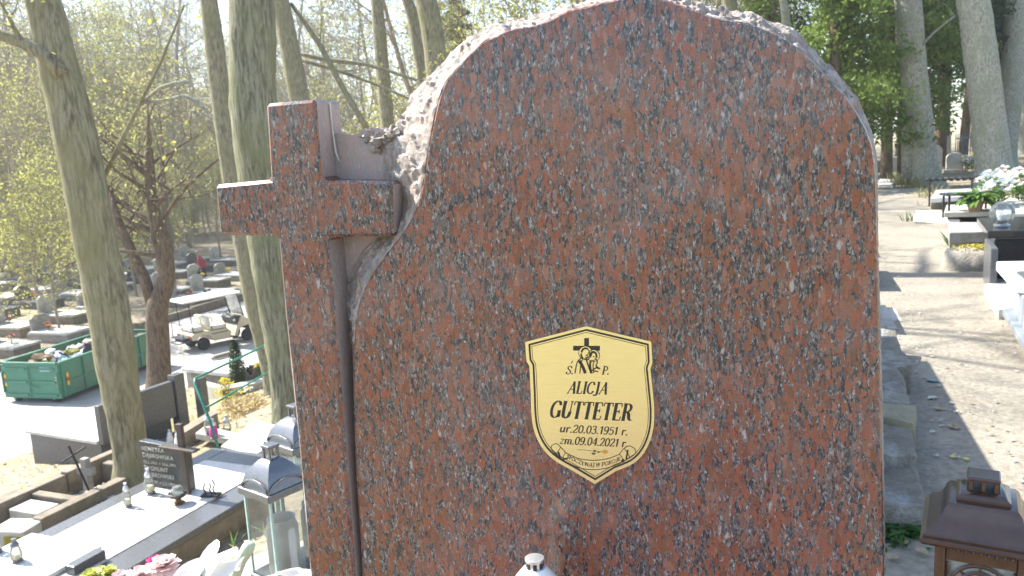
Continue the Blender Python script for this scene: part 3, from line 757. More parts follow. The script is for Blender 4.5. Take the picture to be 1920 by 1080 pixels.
near_tree('slender_tree', 'slender smooth olive trunk in front of the green handrail', [(520,742,36),(495,640,38),(478,560,40),(455,440,38),(430,300,36),(410,150,36),(392,0,32)], BARK_T2, H=13, seed=5, leafmat=LEAF_Y, wob=.12, extra=[(-.05, [(452,440,16),(436,434,14),(428,428,8)], 0), (-.05, [(412,160,14),(394,152,12)], 0), (-.05, [(490,600,12),(506,592,10),(514,584,5)], 0)])
near_tree('furrowed_tree', 'thick grey furrowed trunk beside the carved cross', [(552,800,64),(533,650,68),(512,500,72),(492,350,80),(480,200,84),(475,80,86),(470,0,84)], BARK_ROUGH, H=15, seed=7, leafmat=LEAF_Y, wob=.2, extra=[(-.15, [(462,210,34),(448,196,26),(442,186,12)], 0), (-.2, [(470,150,14),(456,110,12),(448,70,8),(446,20,5)], 1)])
near_tree('wood_tree', 'brown trunk rising just above the carved cross', [(650,560,42),(568,210,38),(545,100,36),(525,0,34)], BARK_T2, base=Vector((-4.2, 19, 0)), H=14, seed=9, leafmat=LEAF_Y, wob=.1,
   extra=[(.1, [(545,6,7),(600,85,10),(640,160,11),(690,245,12)], 2), (.6, [(560,100,8),(610,112,8),(690,122,7),(780,150,5)], 3), (.7, [(560,112,7),(640,135,6),(720,165,5),(800,200,4)], 2)])
near_tree('wood_tree', 'pale straight thin trunk in the gap between cross and headstone shoulder', [(742,430,26),(728,250,26),(715,100,25),(706,0,22)], BARK_T2, base=Vector((-3.6, 22, 0)), H=15, seed=11, leafmat=LEAF_Y, wob=.1)
near_tree('wood_tree', 'thin kinked dark trunk just behind the headstone shoulder', [(812,300,28),(796,150,27),(785,90,25),(776,40,22),(764,0,20)], BARK_T2, base=Vector((-2.6, 23, 0)), H=14, seed=13, leafmat=LEAF_Y, wob=.12)
near_tree('wood_tree', 'stout yellowish mossy trunk standing behind the headstone shoulder', [(835,300,44),(818,120,42),(808,40,42),(800,0,40)], BARK_T1, base=Vector((-2.2, 21, 0)), H=15, seed=15, leafmat=LEAF_Y, wob=.1)
near_tree('wood_tree', 'forked trunk behind the top of the headstone', [(1390,200,26),(1375,40,24),(1366,0,22)], BARK_T1, base=Vector((7.2, 26, 0)), H=14, seed=17, leafmat=LEAF_Y)
near_tree('wood_tree', 'thin grey trunk behind the sloping right-hand shoulder of the headstone', [(1476,200,18),(1474,50,17),(1468,0,15)], BARK_PALE, base=Vector((8.8, 25, 0)), H=13, seed=19, leafmat=LEAF_Y)
near_tree('pruned_tree', 'low forked tree with a sawn knot beside the green container', [(300,735,42),(296,650,41),(294,600,40),(296,570,40),(312,520,30),(302,450,30),(286,380,24),(280,300,15)], BARK_BROWN, H=8.0, seed=21, leafmat=LEAF_Y2, nl=12, LL=2.6, z0=-.5, wob=.2, leaf_n=5, lsize=.032,
   extra=[(.1, [(290,585,26),(270,520,22),(245,468,20),(222,415,15),(205,350,8)], 8), (0, [(280,330,12),(225,290,9),(180,250,6)], 6), (.3, [(300,420,9),(350,350,7),(420,290,4)], 6), (-.5, [(290,480,8),(200,470,6),(120,500,4)], 5)])
near_tree('cemetery_tree', 'short dark trunk standing behind the golf cart roof', [(324,556,17),(318,500,16),(313,440,15),(305,330,10)], BARK_BROWN, H=9, seed=23, leafmat=LEAF_Y2, k=10, leaf_n=6, lsize=.07)
near_tree('twin_tree', 'pale grey twin-stemmed trunk at the edge of the sandy path', [(1738,350,50),(1728,260,46),(1718,180,46),(1708,80,48),(1702,0,46)], BARK_PALE, H=17, seed=25, leafmat=LEAF_C, wob=.08, extra=[(.2, [(1705,335,28),(1703,280,27),(1704,210,26),(1707,130,24)], 0), (-.3, [(1724,90,5),(1752,60,4),(1790,30,3)], 1)])
near_tree('pale_tree', 'pale smooth grey trunk behind the heaped grave flowers', [(1868,350,66),(1852,220,58),(1840,110,58),(1824,0,56)], BARK_PALE, H=17, seed=27, leafmat=LEAF_C, wob=.07)
near_tree('pale_tree', 'grey trunk leaning away beyond the flower-covered graves', [(1880,312,42),(1893,200,40),(1903,90,42),(1912,0,44)], BARK_PALE, H=16, seed=29, leafmat=LEAF_C, wob=.07)
near_tree('pale_tree', 'pale trunk rising from the grassy bank beyond the flowers', [(1912,290,34),(1926,180,34),(1940,60,36)], BARK_PALE, H=16, seed=31, leafmat=LEAF_C, wob=.07)

# dense evergreens that close the end of the path
def conifer(name, label, x, y, H, R, mat, seed, n=5200, z0=1.5, lean=0, size=.085, trunk_r=.2, barkm=BARK_BROWN, group=None, aspect=1.3):
    rng = random.Random(seed); g = zg(x, y); root = thing(name, label, 'tree', (x, y, g), 0, group)
    tp = [Vector((lean*z/H, 0, z)) for z in np.linspace(-.2, H, 16)]
    obj('trunk', MB().tube(tp, [trunk_r*(1-.9*i/15) for i in range(16)], 10, wob=.12), barkm, root, smooth=True)
    wood, pts = MB(), []; nb = int(H*7)
    for i in range(nb):
        z = z0 + (H-z0)*(i/nb)**1.05; s = (z-z0)/(H-z0); L = R*(1-s)**.75*rng.uniform(.65, 1.15)*(.75+.25*min(1, s*6)); a = rng.random()*6.283
        d = Vector((math.cos(a), math.sin(a), rng.uniform(-.25, .2))); q = Vector((lean*z/H, 0, z)); bp = [q]
        for k in range(5):
            d = (d + Vector((rng.gauss(0, .1), rng.gauss(0, .1), -.05))).normalized(); bp.append(bp[-1] + d*L/5)
        wood.tube(bp, [.03, .026, .02, .015, .01, .005], 4, cap=False)
        m_ = int(n/nb*(.4+L/R*1.1))
        for _ in range(m_):
            t_ = rng.uniform(.2, 1.05)*5; k = min(4, int(t_)); c = bp[k].lerp(bp[k+1], t_-k)
            w = .10 + .32*L/R*(1-abs(t_/5-.6))
            pts.append((c.x + rng.gauss(0, w), c.y + rng.gauss(0, w), c.z + rng.gauss(0, w*.55) - abs(rng.gauss(0, .1))))
    obj('branches', wood, barkm, root); add_leaves('crown', pts, size, mat, root, seed, aspect, droop=.5); return root
def at(px, y): p = ony(px, 400, y); return p.x
conifer('evergreen_tree', 'bright green evergreen with drooping foliage behind the headstone shoulder', at(1560, 22), 22, 9, 2.6, LEAF_C, 41, 26000, 1.9, size=.06)
conifer('evergreen_tree', 'bushy evergreen with dark lower trunk at the end of the path', at(1660, 27), 27, 13, 3.0, LEAF_C, 42, 30000, 2.3, size=.065)
conifer('evergreen_tree', 'tall dark evergreen between the pale trunks beyond the path', at(1762, 31), 31, 15, 3.2, LEAF_D, 43, 26000, 4.0, size=.075, trunk_r=.28)
conifer('evergreen_tree', 'dark evergreen with slanting trunk behind the iron grave fence', at(1800, 34), 34, 15, 3.2, LEAF_D, 44, 22000, 4.6, lean=.8, size=.075, trunk_r=.2)
conifer('evergreen_tree', 'dark evergreen filling the gap behind the leaning pale trunk', at(1895, 38), 38, 16, 3.6, LEAF_D, 45, 24000, 3.2, size=.085)
conifer('evergreen_tree', 'slim evergreen trunk beside the bushy one at the path end', at(1690, 29), 29, 12, 2.2, LEAF_C, 46, 16000, 3.4, size=.065)
conifer('evergreen_tree', 'light green evergreen behind the top of the headstone', at(1440, 30), 30, 11.5, 2.4, LEAF_C, 47, 16000, 2.5, size=.07)
conifer('pine_tree', 'hazy pine with soft needles above the chipped headstone shoulder', at(880, 45), 45, 15, 3.4, LEAF_P, 48, 24000, 4, size=.09, barkm=BARK_T2)

# the wood across the valley: a few grown trees repeated one by one
def far_proto(seed, H, leafmat, leafn, lsize, nl=15, LL=5.0, bm_=BARK_FAR, lean=.6):
    rng = random.Random(seed); root = thing('woodland_tree', 'x', 'tree', (0, 0, -500))
    pts = [Vector((0, 0, -.6))]; d = Vector((rng.gauss(0, .06), rng.gauss(0, .06), 1))
    while pts[-1].z < H*.92: d = (d + Vector((rng.gauss(0, .05), rng.gauss(0, .05), .05))).normalized(); pts.append(pts[-1]+d*.8)
    rs = [max(.02, .17*(1-.9*i/len(pts))*(H/18)) for i in range(len(pts))]
    obj('trunk', MB().tube(pts, rs, 8, wob=.1), bm_, root, smooth=True)
    wood, leaf = MB(), []
    crown_top(wood, rng, pts, rs, H, leaf, H*.16, nl, LL, kids=(6, 5, 5), leafn=leafn, leafr=.8, minr=.011, wander=.4, upturn=.35)
    obj('branches', wood, bm_, root); add_leaves('crown', leaf, lsize, leafmat, root, seed, jit=.6); return root
protos = [far_proto(101, 19, LEAF_Y2, 3, .07, 22), far_proto(102, 22, LEAF_Y, 3, .08, 24), far_proto(103, 16, LEAF_Y, 6, .08, 22, 4.2), far_proto(104, 20, LEAF_Y2, 2, .07, 24, 5.5), far_proto(105, 9, LEAF_Y, 6, .075, 20, 3.2)]
WLAB = ['tall bare spring tree with sparse leaves in the wood across the valley', 'tall tree hazed with yellow-green buds in the wood across the valley', 'spring tree with fresh yellow-green leaves in the wood across the valley', 'twiggy bare tree with straight trunk in the wood across the valley', 'low leafy yellow-green tree in the wood across the valley']
rng = random.Random(77); usedp = [False]*5; spots = []
def place_far(k, x, y, s, zone=None):
    r = rng.random()*6.283; z = zg(x, y)
    if not usedp[k]:
        o = protos[k]; usedp[k] = True; o.location = (x, y, z); o.rotation_euler = (0, 0, r); o.scale = (s,)*3
    else: o = dup(protos[k], (x, y, z), r, scale=s)
    zone = zone or ('in the wood across the valley' if x < -.23*y else 'in the wood behind the headstone' if x < .42*y else 'beyond the pale trunks past the path')
    if zone == 'undergrowth': o['label'], o['group'] = 'small yellow-green bush in the undergrowth beyond the last graves', 'bushes beyond the last graves'
    else: o['label'] = WLAB[k].replace('in the wood across the valley', zone); o['group'] = ['bare', 'budding', 'leafy', 'twiggy', 'low'][k] + ' trees ' + zone
cnt = 0
while cnt < 150:
    px = rng.uniform(-160, 1500); y = rng.choice([rng.uniform(44, 62), rng.uniform(62, 110)]) if px < 620 else rng.uniform(30, 95)
    p = ony(px, 330, y); u = p.x*LD.x + p.y*LD.y
    if 14 < u < 44: continue
    if px > 850 and rng.random() < .45: continue
    if any((p.x-a)**2 + (p.y-b_)**2 < 5 for a, b_ in spots): continue
    spots.append((p.x, p.y)); k = rng.choice([0, 1, 2, 3, 4, 4, 2]); place_far(k, p.x, p.y, rng.uniform(.8, 1.2)); cnt += 1
for _ in range(46):                                          # undergrowth at the foot of the wood
    px = rng.uniform(-80, 640); y = rng.uniform(48, 75); p = ony(px, 330, y)
    if p.x*LD.x + p.y*LD.y > 41: place_far(4, p.x, p.y, rng.uniform(.28, .55), 'undergrowth')
for _ in range(44):                                          # taller trees up the far hillside
    px = rng.uniform(-150, 900); y = rng.uniform(70, 125); p = ony(px, 330, y)
    if p.x*LD.x + p.y*LD.y > 46 or px > 600: place_far(rng.choice([0, 1, 2, 3]), p.x, p.y, rng.uniform(1.1, 1.5), 'high on the far hillside')
for px, y, k, s in ((75, 31, 4, .7), (150, 46, 4, .8), (20, 47, 2, .7), (300, 50, 4, .7), (400, 56, 4, .8), (480, 58, 4, .7), (-60, 30, 4, .8), (40, 35, 3, .5), (130, 38, 4, .7), (620, 30, 4, .7), (700, 34, 4, .8), (560, 33, 4, .8), (780, 38, 2, .7), (20, 40, 2, .8), (230, 41, 4, .9), (1680, 52, 1, .8), (1740, 48, 2, .7), (1820, 55, 1, .8), (1900, 50, 2, .8), (1960, 46, 0, .8)):
    p = ony(px, 330, y); place_far(k, p.x, p.y, s)
# ------------------------------------------------------------------ graves on the slope and their furnishings
def lb(parent, name, a0, a1, b0, b1, z0, z1, mat, bevel=.008):
    """a bevelled block in its thing's own axes"""
    return obj(name, MB().box(((a0+a1)/2, (b0+b1)/2, (z0+z1)/2), (a1-a0, b1-b0, z1-z0)), mat, parent, bevel=bevel)
def text_mesh(body, size, extrude=.004):
    cu = bpy.data.curves.new('t', 'FONT'); cu.body = body; cu.size = size; cu.extrude = extrude; cu.space_character = 1.12
    o = bpy.data.objects.new('t', cu); COL.objects.link(o); dg = bpy.context.evaluated_depsgraph_get()
    me = bpy.data.meshes.new_from_object(o.evaluated_get(dg)); bpy.data.objects.remove(o); bpy.data.curves.remove(cu); me.materials.clear(); return me
def votive(label, loc, h=.26, r=.045, lid=SILVER, body=None, wax=None, group=None, rz=0, name='grave_candle'):
    """glass grave candle: foot, swelling jar, wax inside, perforated lid with a knob"""
    o = thing(name, label, 'candle', loc, rz, group); s = h/.26; body = body or GLASS_CLEAR
    obj('foot', MB().lathe([(r*.95, 0), (r*1.0, .006*s), (r*.98, .016*s), (r*.8, .02*s)]), BLACKM if lid is SILVER else lid, o, smooth=40)
    obj('jar', MB().lathe([(r*.75, .02*s), (r*.98, .05*s), (r*1.02, .09*s), (r*.9, .13*s), (r*.7, .165*s), (r*.62, .175*s)], k=16), body, o, smooth=40)
    obj('wax', MB().lathe([(r*.6, .022*s), (r*.72, .05*s), (r*.72, .085*s), (.001, .085*s)], k=12), wax or WAX, o, smooth=40)
    L = obj('lid', MB().lathe([(r*.74, .172*s), (r*.76, .186*s), (r*.70, .20*s), (r*.46, .222*s), (r*.34, .228*s), (r*.34, .245*s), (r*.40, .247*s), (r*.40, .26*s), (.001, .262*s)], k=16), lid, o, smooth=40)
    for k in range(6):
        a = k*math.pi/3; obj('vent_hole', MB().box((r*.345*math.cos(a), r*.345*math.sin(a), .236*s), (.004*s, .008*s, .012*s), Matrix.Rotation(a, 3, 'Z')), BLACKM, L)
    return o
def bloom(mb, c, r, seed, m=0, petals=26, up=.35):
    """a double flower head made of curled petals"""
    rng = random.Random(seed); c = Vector(c)
    for k in range(petals):
        s = k/petals; a = k*2.4; el = 1.35*(1-s)-.15+rng.uniform(-.12, .12); d = Vector((math.cos(a)*math.cos(el), math.sin(a)*math.cos(el), math.sin(el)+.1))
        L = r*(.55+.5*s)*rng.uniform(.85, 1.1); t_ = Vector((-math.sin(a), math.cos(a), 0)); w = L*.36
        p0 = c; p1 = c + d*L*.55; p2 = c + d*L + Vector((0, 0, L*.12*(1-2*s)))
        mb.poly([p0, p1 - t_*w, p2 - t_*w*.7], m); mb.poly([p0, p2 - t_*w*.7, p2 + t_*w*.7], m); mb.poly([p0, p2 + t_*w*.7, p1 + t_*w], m)
def leafblade(mb, p, d, L, w, m=0, bend=-.5, n=5, fold=.25):
    p = Vector(p); d = Vector(d).normalized(); s_ = d.cross(Vector((0, 0, 1))); s_ = s_.normalized() if s_.length > .1 else Vector((1, 0, 0)); A, B, Cc = [], [], []
    for i in range(n+1):
        t_ = i/n; ww = w*math.sin(math.pi*min(.97, .12+.88*t_))*.5; A.append(p - s_*ww); B.append(p - s_.cross(d)*ww*fold); Cc.append(p + s_*ww)
        d = (d + Vector((0, 0, bend/n))).normalized(); p = p + d*L/n
    mb.grid([A, B, Cc], m)
def bouquet(label, loc, cols, n, R, H, seed, leaf=LEAF_G, fr=.05, cat='flowers', name='flower_bouquet', group=None, petals=16):
    """heads on stems with leaves: every head is a part"""
    rng = random.Random(seed); o = thing(name, label, cat, loc, 0, group); st, lv = MB(), MB()
    for k in range(n):
        a = rng.random()*6.283; q = R*math.sqrt(rng.random()); top = Vector((q*math.cos(a), q*math.sin(a), H*(1-.4*(q/R)**2)*rng.uniform(.85, 1.1)))
        st.tube([(top.x*.2, top.y*.2, 0), top*.6, top], [.004, .0035, .003], 4, cap=False)
        fm = MB(); bloom(fm, top, fr*rng.uniform(.8, 1.2), seed*31+k, petals=petals); obj('flower', fm, cols[k % len(cols)], o)
        for _ in range(2):
            b_ = rng.random()*6.283; leafblade(lv, top*rng.uniform(.3, .75), (math.cos(b_), math.sin(b_), .5), R*rng.uniform(.4, .8)+.03, .03+R*.1)
    obj('stems', st, LEAF_G, o); obj('leaves', lv, leaf, o); return o
def azf(d): return -math.radians(d)

# -- pale slab in a dark frame, lettered black headstone (downhill, beside the leaning tree)
G1 = thing('grave', 'grave with pale slab in a dark frame and black headstone with raised letters', 'grave', (-3.98, 8.5, -2.6), azf(23))
lb(G1, 'concrete_base', -.43, 1.05, -2.4, 1.18, -.5, .30, CONC_BROWN); lb(G1, 'concrete_base', -.44, 1.055, -2.41, 1.185, .306, .52, CONC_BROWN)
lb(G1, 'frame_side', -.447, -.215, -2.42, 1.2, .523, .60, DARK_STONE); lb(G1, 'frame_side', .744, 1.07, -2.42, 1.2, .523, .60, DARK_STONE)
lb(G1, 'frame_end', -.212, .741, .82, 1.2, .523, .60, DARK_STONE); lb(G1, 'frame_end', -.212, .741, -2.42, -2.2, .523, .60, DARK_STONE)
lb(G1, 'slab', -.212, .741, -2.197, .817, .523, .612, TERRAZZO)
lb(G1, 'front_plate', -.40, .55, -2.38, -1.32, .615, .66, TERRAZZO); lb(G1, 'edge_block', .60, .72, -1.75, -1.42, .615, .70, DARK_STONE)
HSM = BLACK_STONE
hs = obj('headstone', MB().prism([(-.33, .0, .615), (.345, .0, .615), (.345, .0, 1.10), (-.33, .0, 1.14)], (0, .09, 0)), pm('dark_green_stone', (.05, .056, .055), (.03, .034, .034), 40, .25, bump=.04, spec=.5), G1, bevel=.006)
LET = pm('weathered_white_metal', (.60, .58, .52), (.42, .40, .35), 40, .5, .3)
for i, (tx, sz) in enumerate([('HENRYKA', .068), ('D\u0104BROWSKA', .068), ('15.5.1911 + 14.6.1991', .048), ('ZYGMUNT', .068), ('D\u0104BROWSKI', .068), ('4.1.1907 + 2.3.1997', .048)]):
    me = text_mesh(tx, sz); me.materials.append(LET); w = max(v.co.x for v in me.vertices); k = min(1.0, .60/w)
    me.transform(Matrix.Translation((-.295, -.0045, 1.055-.076*i-.02)) @ Matrix.Rotation(math.pi/2, 4, 'X') @ Matrix.Diagonal((k, 1, 1, 1)))
    o = bpy.data.objects.new('lettering', me); COL.objects.link(o); o.parent = hs
cr = thing('steel_cross', 'brown flat steel cross standing against the black lettered headstone', 'cross', (-3.98+.92*.36+.39*-.05, 8.5-.39*.36+.92*-.05, -1.985), azf(23))
obj('post', MB().box((0, 0, .40), (.075, .045, .80)), STEELB, cr, bevel=.004); obj('arm', MB().box((-.02, -.026, .53), (.50, .10, .022), Matrix.Rotation(.02, 3, 'Y')), STEELB, cr, bevel=.004)
def g1(a, b_, z=-1.987): return (-3.98+.9205*a+.3907*b_, 8.5-.3907*a+.9205*b_, z)
votive('tall glass grave candle with silver lid in front of the lettered headstone', g1(-.06, -.17), .30, .055)
votive('slimmer glass grave candle on the pale slab, next to the bronze bowl candle', g1(-.03, -.50), .27, .042)
bw = thing('bronze_bowl', 'flared bronze bowl candle on a round foot on the pale slab', 'candle bowl', g1(.46, -.28))
BRZ = pm('old_bronze', (.22, .12, .05), (.10, .06, .03), 20, .4, .6)
obj('foot', MB().lathe([(.06, 0), (.065, .012), (.035, .03), (.028, .05), (.045, .065)]), BRZ, bw, smooth=40); obj('bowl', MB().lathe([(.045, .065), (.085, .085), (.10, .11), (.10, .125), (.09, .128), (.085, .118), (.02, .112)], k=24), pm('dark_bronze', (.07, .06, .055), None, 25, .45, .5), bw, smooth=40)
obj('glass_insert', MB().lathe([(.07, .12), (.075, .15), (.05, .175), (.045, .19), (.001, .192)]), GLASS_CLEAR, bw, smooth=40)
ir = thing('iron_ornament', 'small wrought iron stand with wavy prongs on the pale slab', 'ornament', g1(.66, -.02), azf(5))
obj('base_plate', MB().box((0, 0, .012), (.20, .10, .02)), IRON, ir, bevel=.003)
for k, (x, h) in enumerate(((-.07, .15), (0, .14), (.04, .20))):
    obj('prong', MB().tube([(x+.012*math.sin(i*1.3+k), 0, .02+h*i/8) for i in range(9)], [.008]*7+[.006, .003], 6), IRON, ir, smooth=True)
votive('grave candle with dark conical lid on the front plate of the pale slab', g1(.02, -1.78, -1.938), .22, .05, BLACKM)
votive('grave candle with grey-blue foot near the outer corner of the front plate', g1(-.34, -1.72, -1.938), .27, .05, SILVER)

# -- wide pale tomb with a long grey headstone, below the leaning tree
G2 = thing('grave', 'wide pale tomb slab with a long plain grey headstone beside the road', 'grave', (-7.4, 13.9, -3.4), azf(26))
lb(G2, 'base', -1.13, .73, -.73, .73, -.3, .44, DARK_STONE); lb(G2, 'slab', -1.18, .70, -.78, .76, .443, .50, TERRAZZO); lb(G2, 'headstone', .72, .84, -.75, .78, .443, 1.12, DARK_STONE); lb(G2, 'pillar', .70, .88, .80, 1.02, -.2, 1.22, DARK_STONE); lb(G2, 'pillar', .86, 1.02, 1.22, 1.40, -.2, 1.05, DARK_STONE)
bouquet('heap of white and red flowers on the wide pale tomb slab', Vector(G2.matrix_basis @ Vector((.35, .1, .502))), [WHITEF, WHITEF, HOTPINK, PINK], 12, .22, .24, 5, fr=.07)
votive('red grave candle beside the flower heap on the wide tomb', Vector(G2.matrix_basis @ Vector((.12, -.12, .502))), .2, .045, SILVER, RED)

# -- open kerbed graves with soil
G3 = thing('grave_kerb', 'old concrete grave kerbs enclosing bare soil and a low stone cross', 'grave', (-5.62, 9.75, -2.55), azf(22))
for (a0, a1, b0, b1, z1) in ((-.56, -.42, -1.1, .1, .24), (-.56, -.42, .13, 1.35, .26), (.30, .46, -.95, .75, .22), (-.41, .29, -.42, -.30, .2), (-.41, .29, .62, .74, .2), (-.95, -.80, -1.2, -.2, .12)):
    lb(G3, 'kerb', a0, a1, b0, b1, -.3, z1, CONC_BROWN, .015)
obj('stone_cross', MB().prism([(-.05, .03, 0), (.05, .03, 0), (.05, .03, .30), (.13, .03, .30), (.13, .03, .40), (.05, .03, .40), (.05, .03, .52), (-.05, .03, .52), (-.05, .03, .40), (-.13, .03, .40), (-.13, .03, .30), (-.05, .03, .30)], (0, .08, 0)), CONC, G3, bevel=.01)
obj('small_kerb', MB().box((-.1, -.62, .08), (.5, .3, .16)), CONC_PALE, G3, bevel=.015)
G3.location.z = zg(-5.62, 9.75)
p0 = onz(172, 912, -2.4); p1 = ony(128, 835, p0.y); ic = thing('iron_cross', 'thin rusty iron grave cross leaning over a pile of white stones', 'cross', p0)
obj('post', MB().tube([p0-Vector((0, 0, .2)), p1], .014, 8), IRON, ic, world=True); obj('arm', MB().tube([ony(117, 866, p0.y-.02), ony(160, 838, p0.y-.02)], .012, 8), IRON, ic, world=True)
rng = random.Random(8)
WSTONE = pm('white_rubble', (.62, .60, .56), (.42, .40, .36), 9, .85, bump=.4)
for k in range(26):
    q = onz(rng.uniform(120, 215), rng.uniform(895, 930), -2.45); r = rng.uniform(.03, .085)
    tag(obj('rubble_stone', MB().ball((0, 0, 0), (r*1.3, r, r*.7), 8, jit=.7, seed=k), WSTONE if k % 3 else CONC, smooth=35), 'loose pale stone in the pile under the leaning iron cross', 'stone', 'stones under the iron cross').location = on_ground(q, r*.3)
q = on_ground(onz(32, 985, -2.4)); mb_ = thing('concrete_block', 'low concrete block with yellow moss in front of the grave kerbs', 'block', q, azf(10)); obj('block', MB().box((0, 0, .08), (.46, .34, .22)), CONC_PALE, mb_, bevel=.02); obj('moss_patch', MB().box((.08, -.172, .08), (.22, .012, .1)), leafm('moss', (.30, .27, .03), (.42, .36, .05)), mb_, bevel=.005)
lv = MB(); rng = random.Random(2)
for k in range(26):
    a = rng.random()*6.283; leafblade(lv, (rng.uniform(-.28, .28), rng.uniform(-.09, .09), 0), (math.cos(a)*.6, math.sin(a)*.6, 1), rng.uniform(.09, .15), .04, bend=-1.1)
q = on_ground(onz(165, 950, -2.45)); o = thing('ground_plant', 'lime green leafy plant growing along the outer grave kerb', 'plant', q, azf(-68)); obj('leaves', lv, leafm('lime_leaf', (.25, .33, .03), (.40, .48, .07)), o)

# -- graves around the green handrail
G4 = thing('grave', 'low pale slab tomb on a rough stone base beside the road', 'grave', onz(425, 690, -3.55), azf(20))
zt = -3.1
def pxprism(parent, name, px, z, h, mat, bevel=.01): return obj(name, MB().prism([onz(x, y, z)-Vector((0, 0, h)) for x, y in px], (0, 0, h)), mat, parent, world=True, bevel=bevel)
pxprism(G4, 'slab', [(339, 690), (428, 700), (535, 662), (440, 654)], zt, .09, TERRAZZO); pxprism(G4, 'rubble_base', [(348, 693), (428, 703), (530, 668), (440, 660)], zt-.093, .6, pm('rubble_masonry', (.30, .285, .25), (.16, .15, .13), 9, .9, bump=.9, bdist=.03))
G6 = thing('grave_kerb', 'whitewashed low kerb in front of the rubble-based tomb', 'grave', onz(430, 735, -3.35), azf(20))
pxprism(G6, 'kerb', [(366, 716), (412, 729), (418, 722), (372, 711)], -3.12, .5, CONC_PALE); pxprism(G6, 'kerb', [(412, 732), (500, 714), (506, 706), (418, 723)], -3.12, .5, CONC_PALE)
G5 = thing('grave', 'flat grey grave slab with white front behind the glass lantern', 'grave', onz(470, 830, -2.35), azf(20))
pxprism(G5, 'slab', [(414, 836), (478, 852), (560, 808), (478, 786)], -2.02, .10, TERRAZZO); pxprism(G5, 'base', [(428, 842), (478, 856), (555, 812), (482, 793)], -2.123, .6, CONC)
G7 = thing('grave_kerb', 'small white kerb stone between the handrail and the steel cross', 'grave', onz(390, 820, -2.5), azf(20))
pxprism(G7, 'slab', [(366, 812), (438, 824), (448, 812), (384, 798)], -2.35, .10, CONC_PALE); pxprism(G7, 'kerb', [(333, 806), (345, 812), (408, 774), (396, 769)], -2.35, .4, CONC_BROWN); pxprism(G7, 'kerb', [(430, 850), (446, 858), (470, 842), (455, 836)], -2.3, .3, CONC)
for px, py, z, lab, bd in ((402, 822, -2.33, 'grave candle with pink glass beside the handrail post', flat('pink_glass', (.6, .05, .35))), (425, 795, -2.4, 'clear grave candle among the brushwood under the handrail', None), (331, 800, -2.55, 'white grave candle beside the brown kerb', WHITE), (312, 770, -2.6, 'blue-white grave candle behind the lettered headstone', WHITE), (392, 812, -2.33, 'short clear grave candle on the small white kerb stone', None)):
    votive(lab, on_ground(onz(px, py, z)) if z < -2.38 else onz(px, py, z), .3, .06, SILVER, bd)
b0 = ground(422, 858); hr = thing('handrail', 'green painted bent pipe handrail on the grave slope', 'handrail', b0)
ya, yb = b0.y+.5, b0.y+3.0
top0, top1 = ony(362, 712, ya), ony(512, 641, yb)
obj('top_rail', MB().tube([b0-Vector((0, 0, .3)), b0.lerp(top0, .5), top0-(top0-b0).normalized()*.06, top0+(top1-top0)*.02, top0.lerp(top1, .5), top1, top1+(top1-top0)*.04], .019, 10), GREENP, hr, smooth=True, world=True)
m0 = b0.lerp(top0, .62); obj('lower_rail', MB().tube([m0, ony(512, 693, yb)], .016, 10), GREENP, hr, smooth=True, world=True)
e1 = ony(518, 720, yb); obj('post', MB().tube([ony(500, 646, yb), e1, on_ground(e1, -.2)], .017, 10), GREENP, hr, smooth=True, world=True)
def shrub(name, label, loc, H, R, mat, n, size, seed, col=True, cat='shrub'):
    rng = random.Random(seed); o = thing(name, label, cat, loc); st, pts = MB(), []
    for k in range(14):
        a = rng.random()*6.283; tip = Vector((R*.8*math.cos(a)*rng.random(), R*.8*math.sin(a)*rng.random(), H*rng.uniform(.6, 1))); st.tube([(0, 0, -.1), tip*.5, tip], [.012, .008, .003], 4, cap=False)
    for k in range(n):
        z = rng.random(); r = R*(math.sin(math.pi*(.12+.86*z))**.7 if col else 1-z*.4)*rng.random()**.4*(1+.35*noise.noise((z*5, seed, k*.01))); a = rng.random()*6.283; pts.append((r*math.cos(a), r*math.sin(a), H*z))
    obj('stems', st, BARK_BROWN, o); add_leaves('foliage', pts, size, mat, o, seed, 1.3); return o
shrub('juniper', 'narrow dark green juniper beside the black ball vase', on_ground(onz(448, 725, -3.3)), 1.15, .17, LEAF_D, 2600, .022, 3)
shrub('forsythia', 'yellow flowering twiggy shrub under the handrail', on_ground(onz(424, 748, -3.2)), .55, .26, YELLOWF, 420, .022, 4)
shrub('dry_brush', 'straw-coloured dry brushwood heap beside the grey slab', on_ground(onz(462, 782, -2.9)), .30, .55, leafm('straw', (.42, .33, .16), (.56, .47, .27)), 1500, .03, 6, False)
shrub('silver_plant', 'silvery grey-leaved plant at the end of the whitewashed kerb', on_ground(onz(474, 752, -3.1)), .16, .2, leafm('silver_leaf', (.40, .44, .40), (.55, .58, .54)), 500, .02, 7, False)
bouquet('cream white flowers beside the whitewashed kerb', on_ground(onz(464, 738, -3.2)), [WHITEF, YELLOWF], 9, .18, .2, 8, fr=.06)
bouquet('round bunch of yellow flowers next to the black ball vase', onz(488, 700, zt+.002), [YELLOWF], 12, .12, .24, 9, fr=.05)
bv = thing('ball_vase', 'glossy black ball-shaped vase on the rubble-based tomb', 'vase', onz(470, 702, zt+.002)); obj('foot', MB().lathe([(.06, 0), (.07, .015), (.04, .03)]), BLACK_STONE, bv, smooth=40); obj('ball', MB().ball((0, 0, .12), .10, 18), BLACK_STONE, bv, smooth=True)
pl_ = thing('plank', 'weathered grey plank lying on the rubble-based tomb', 'plank', onz(415, 672, zt), azf(-40)); obj('board', MB().box((0, 0, .05), (.5, .12, .05)), CONC_BROWN, pl_, bevel=.006); obj('board', MB().box((.02, .02, .10), (.4, .1, .04), Matrix.Rotation(.2, 3, 'Z')), CONC, pl_, bevel=.006)

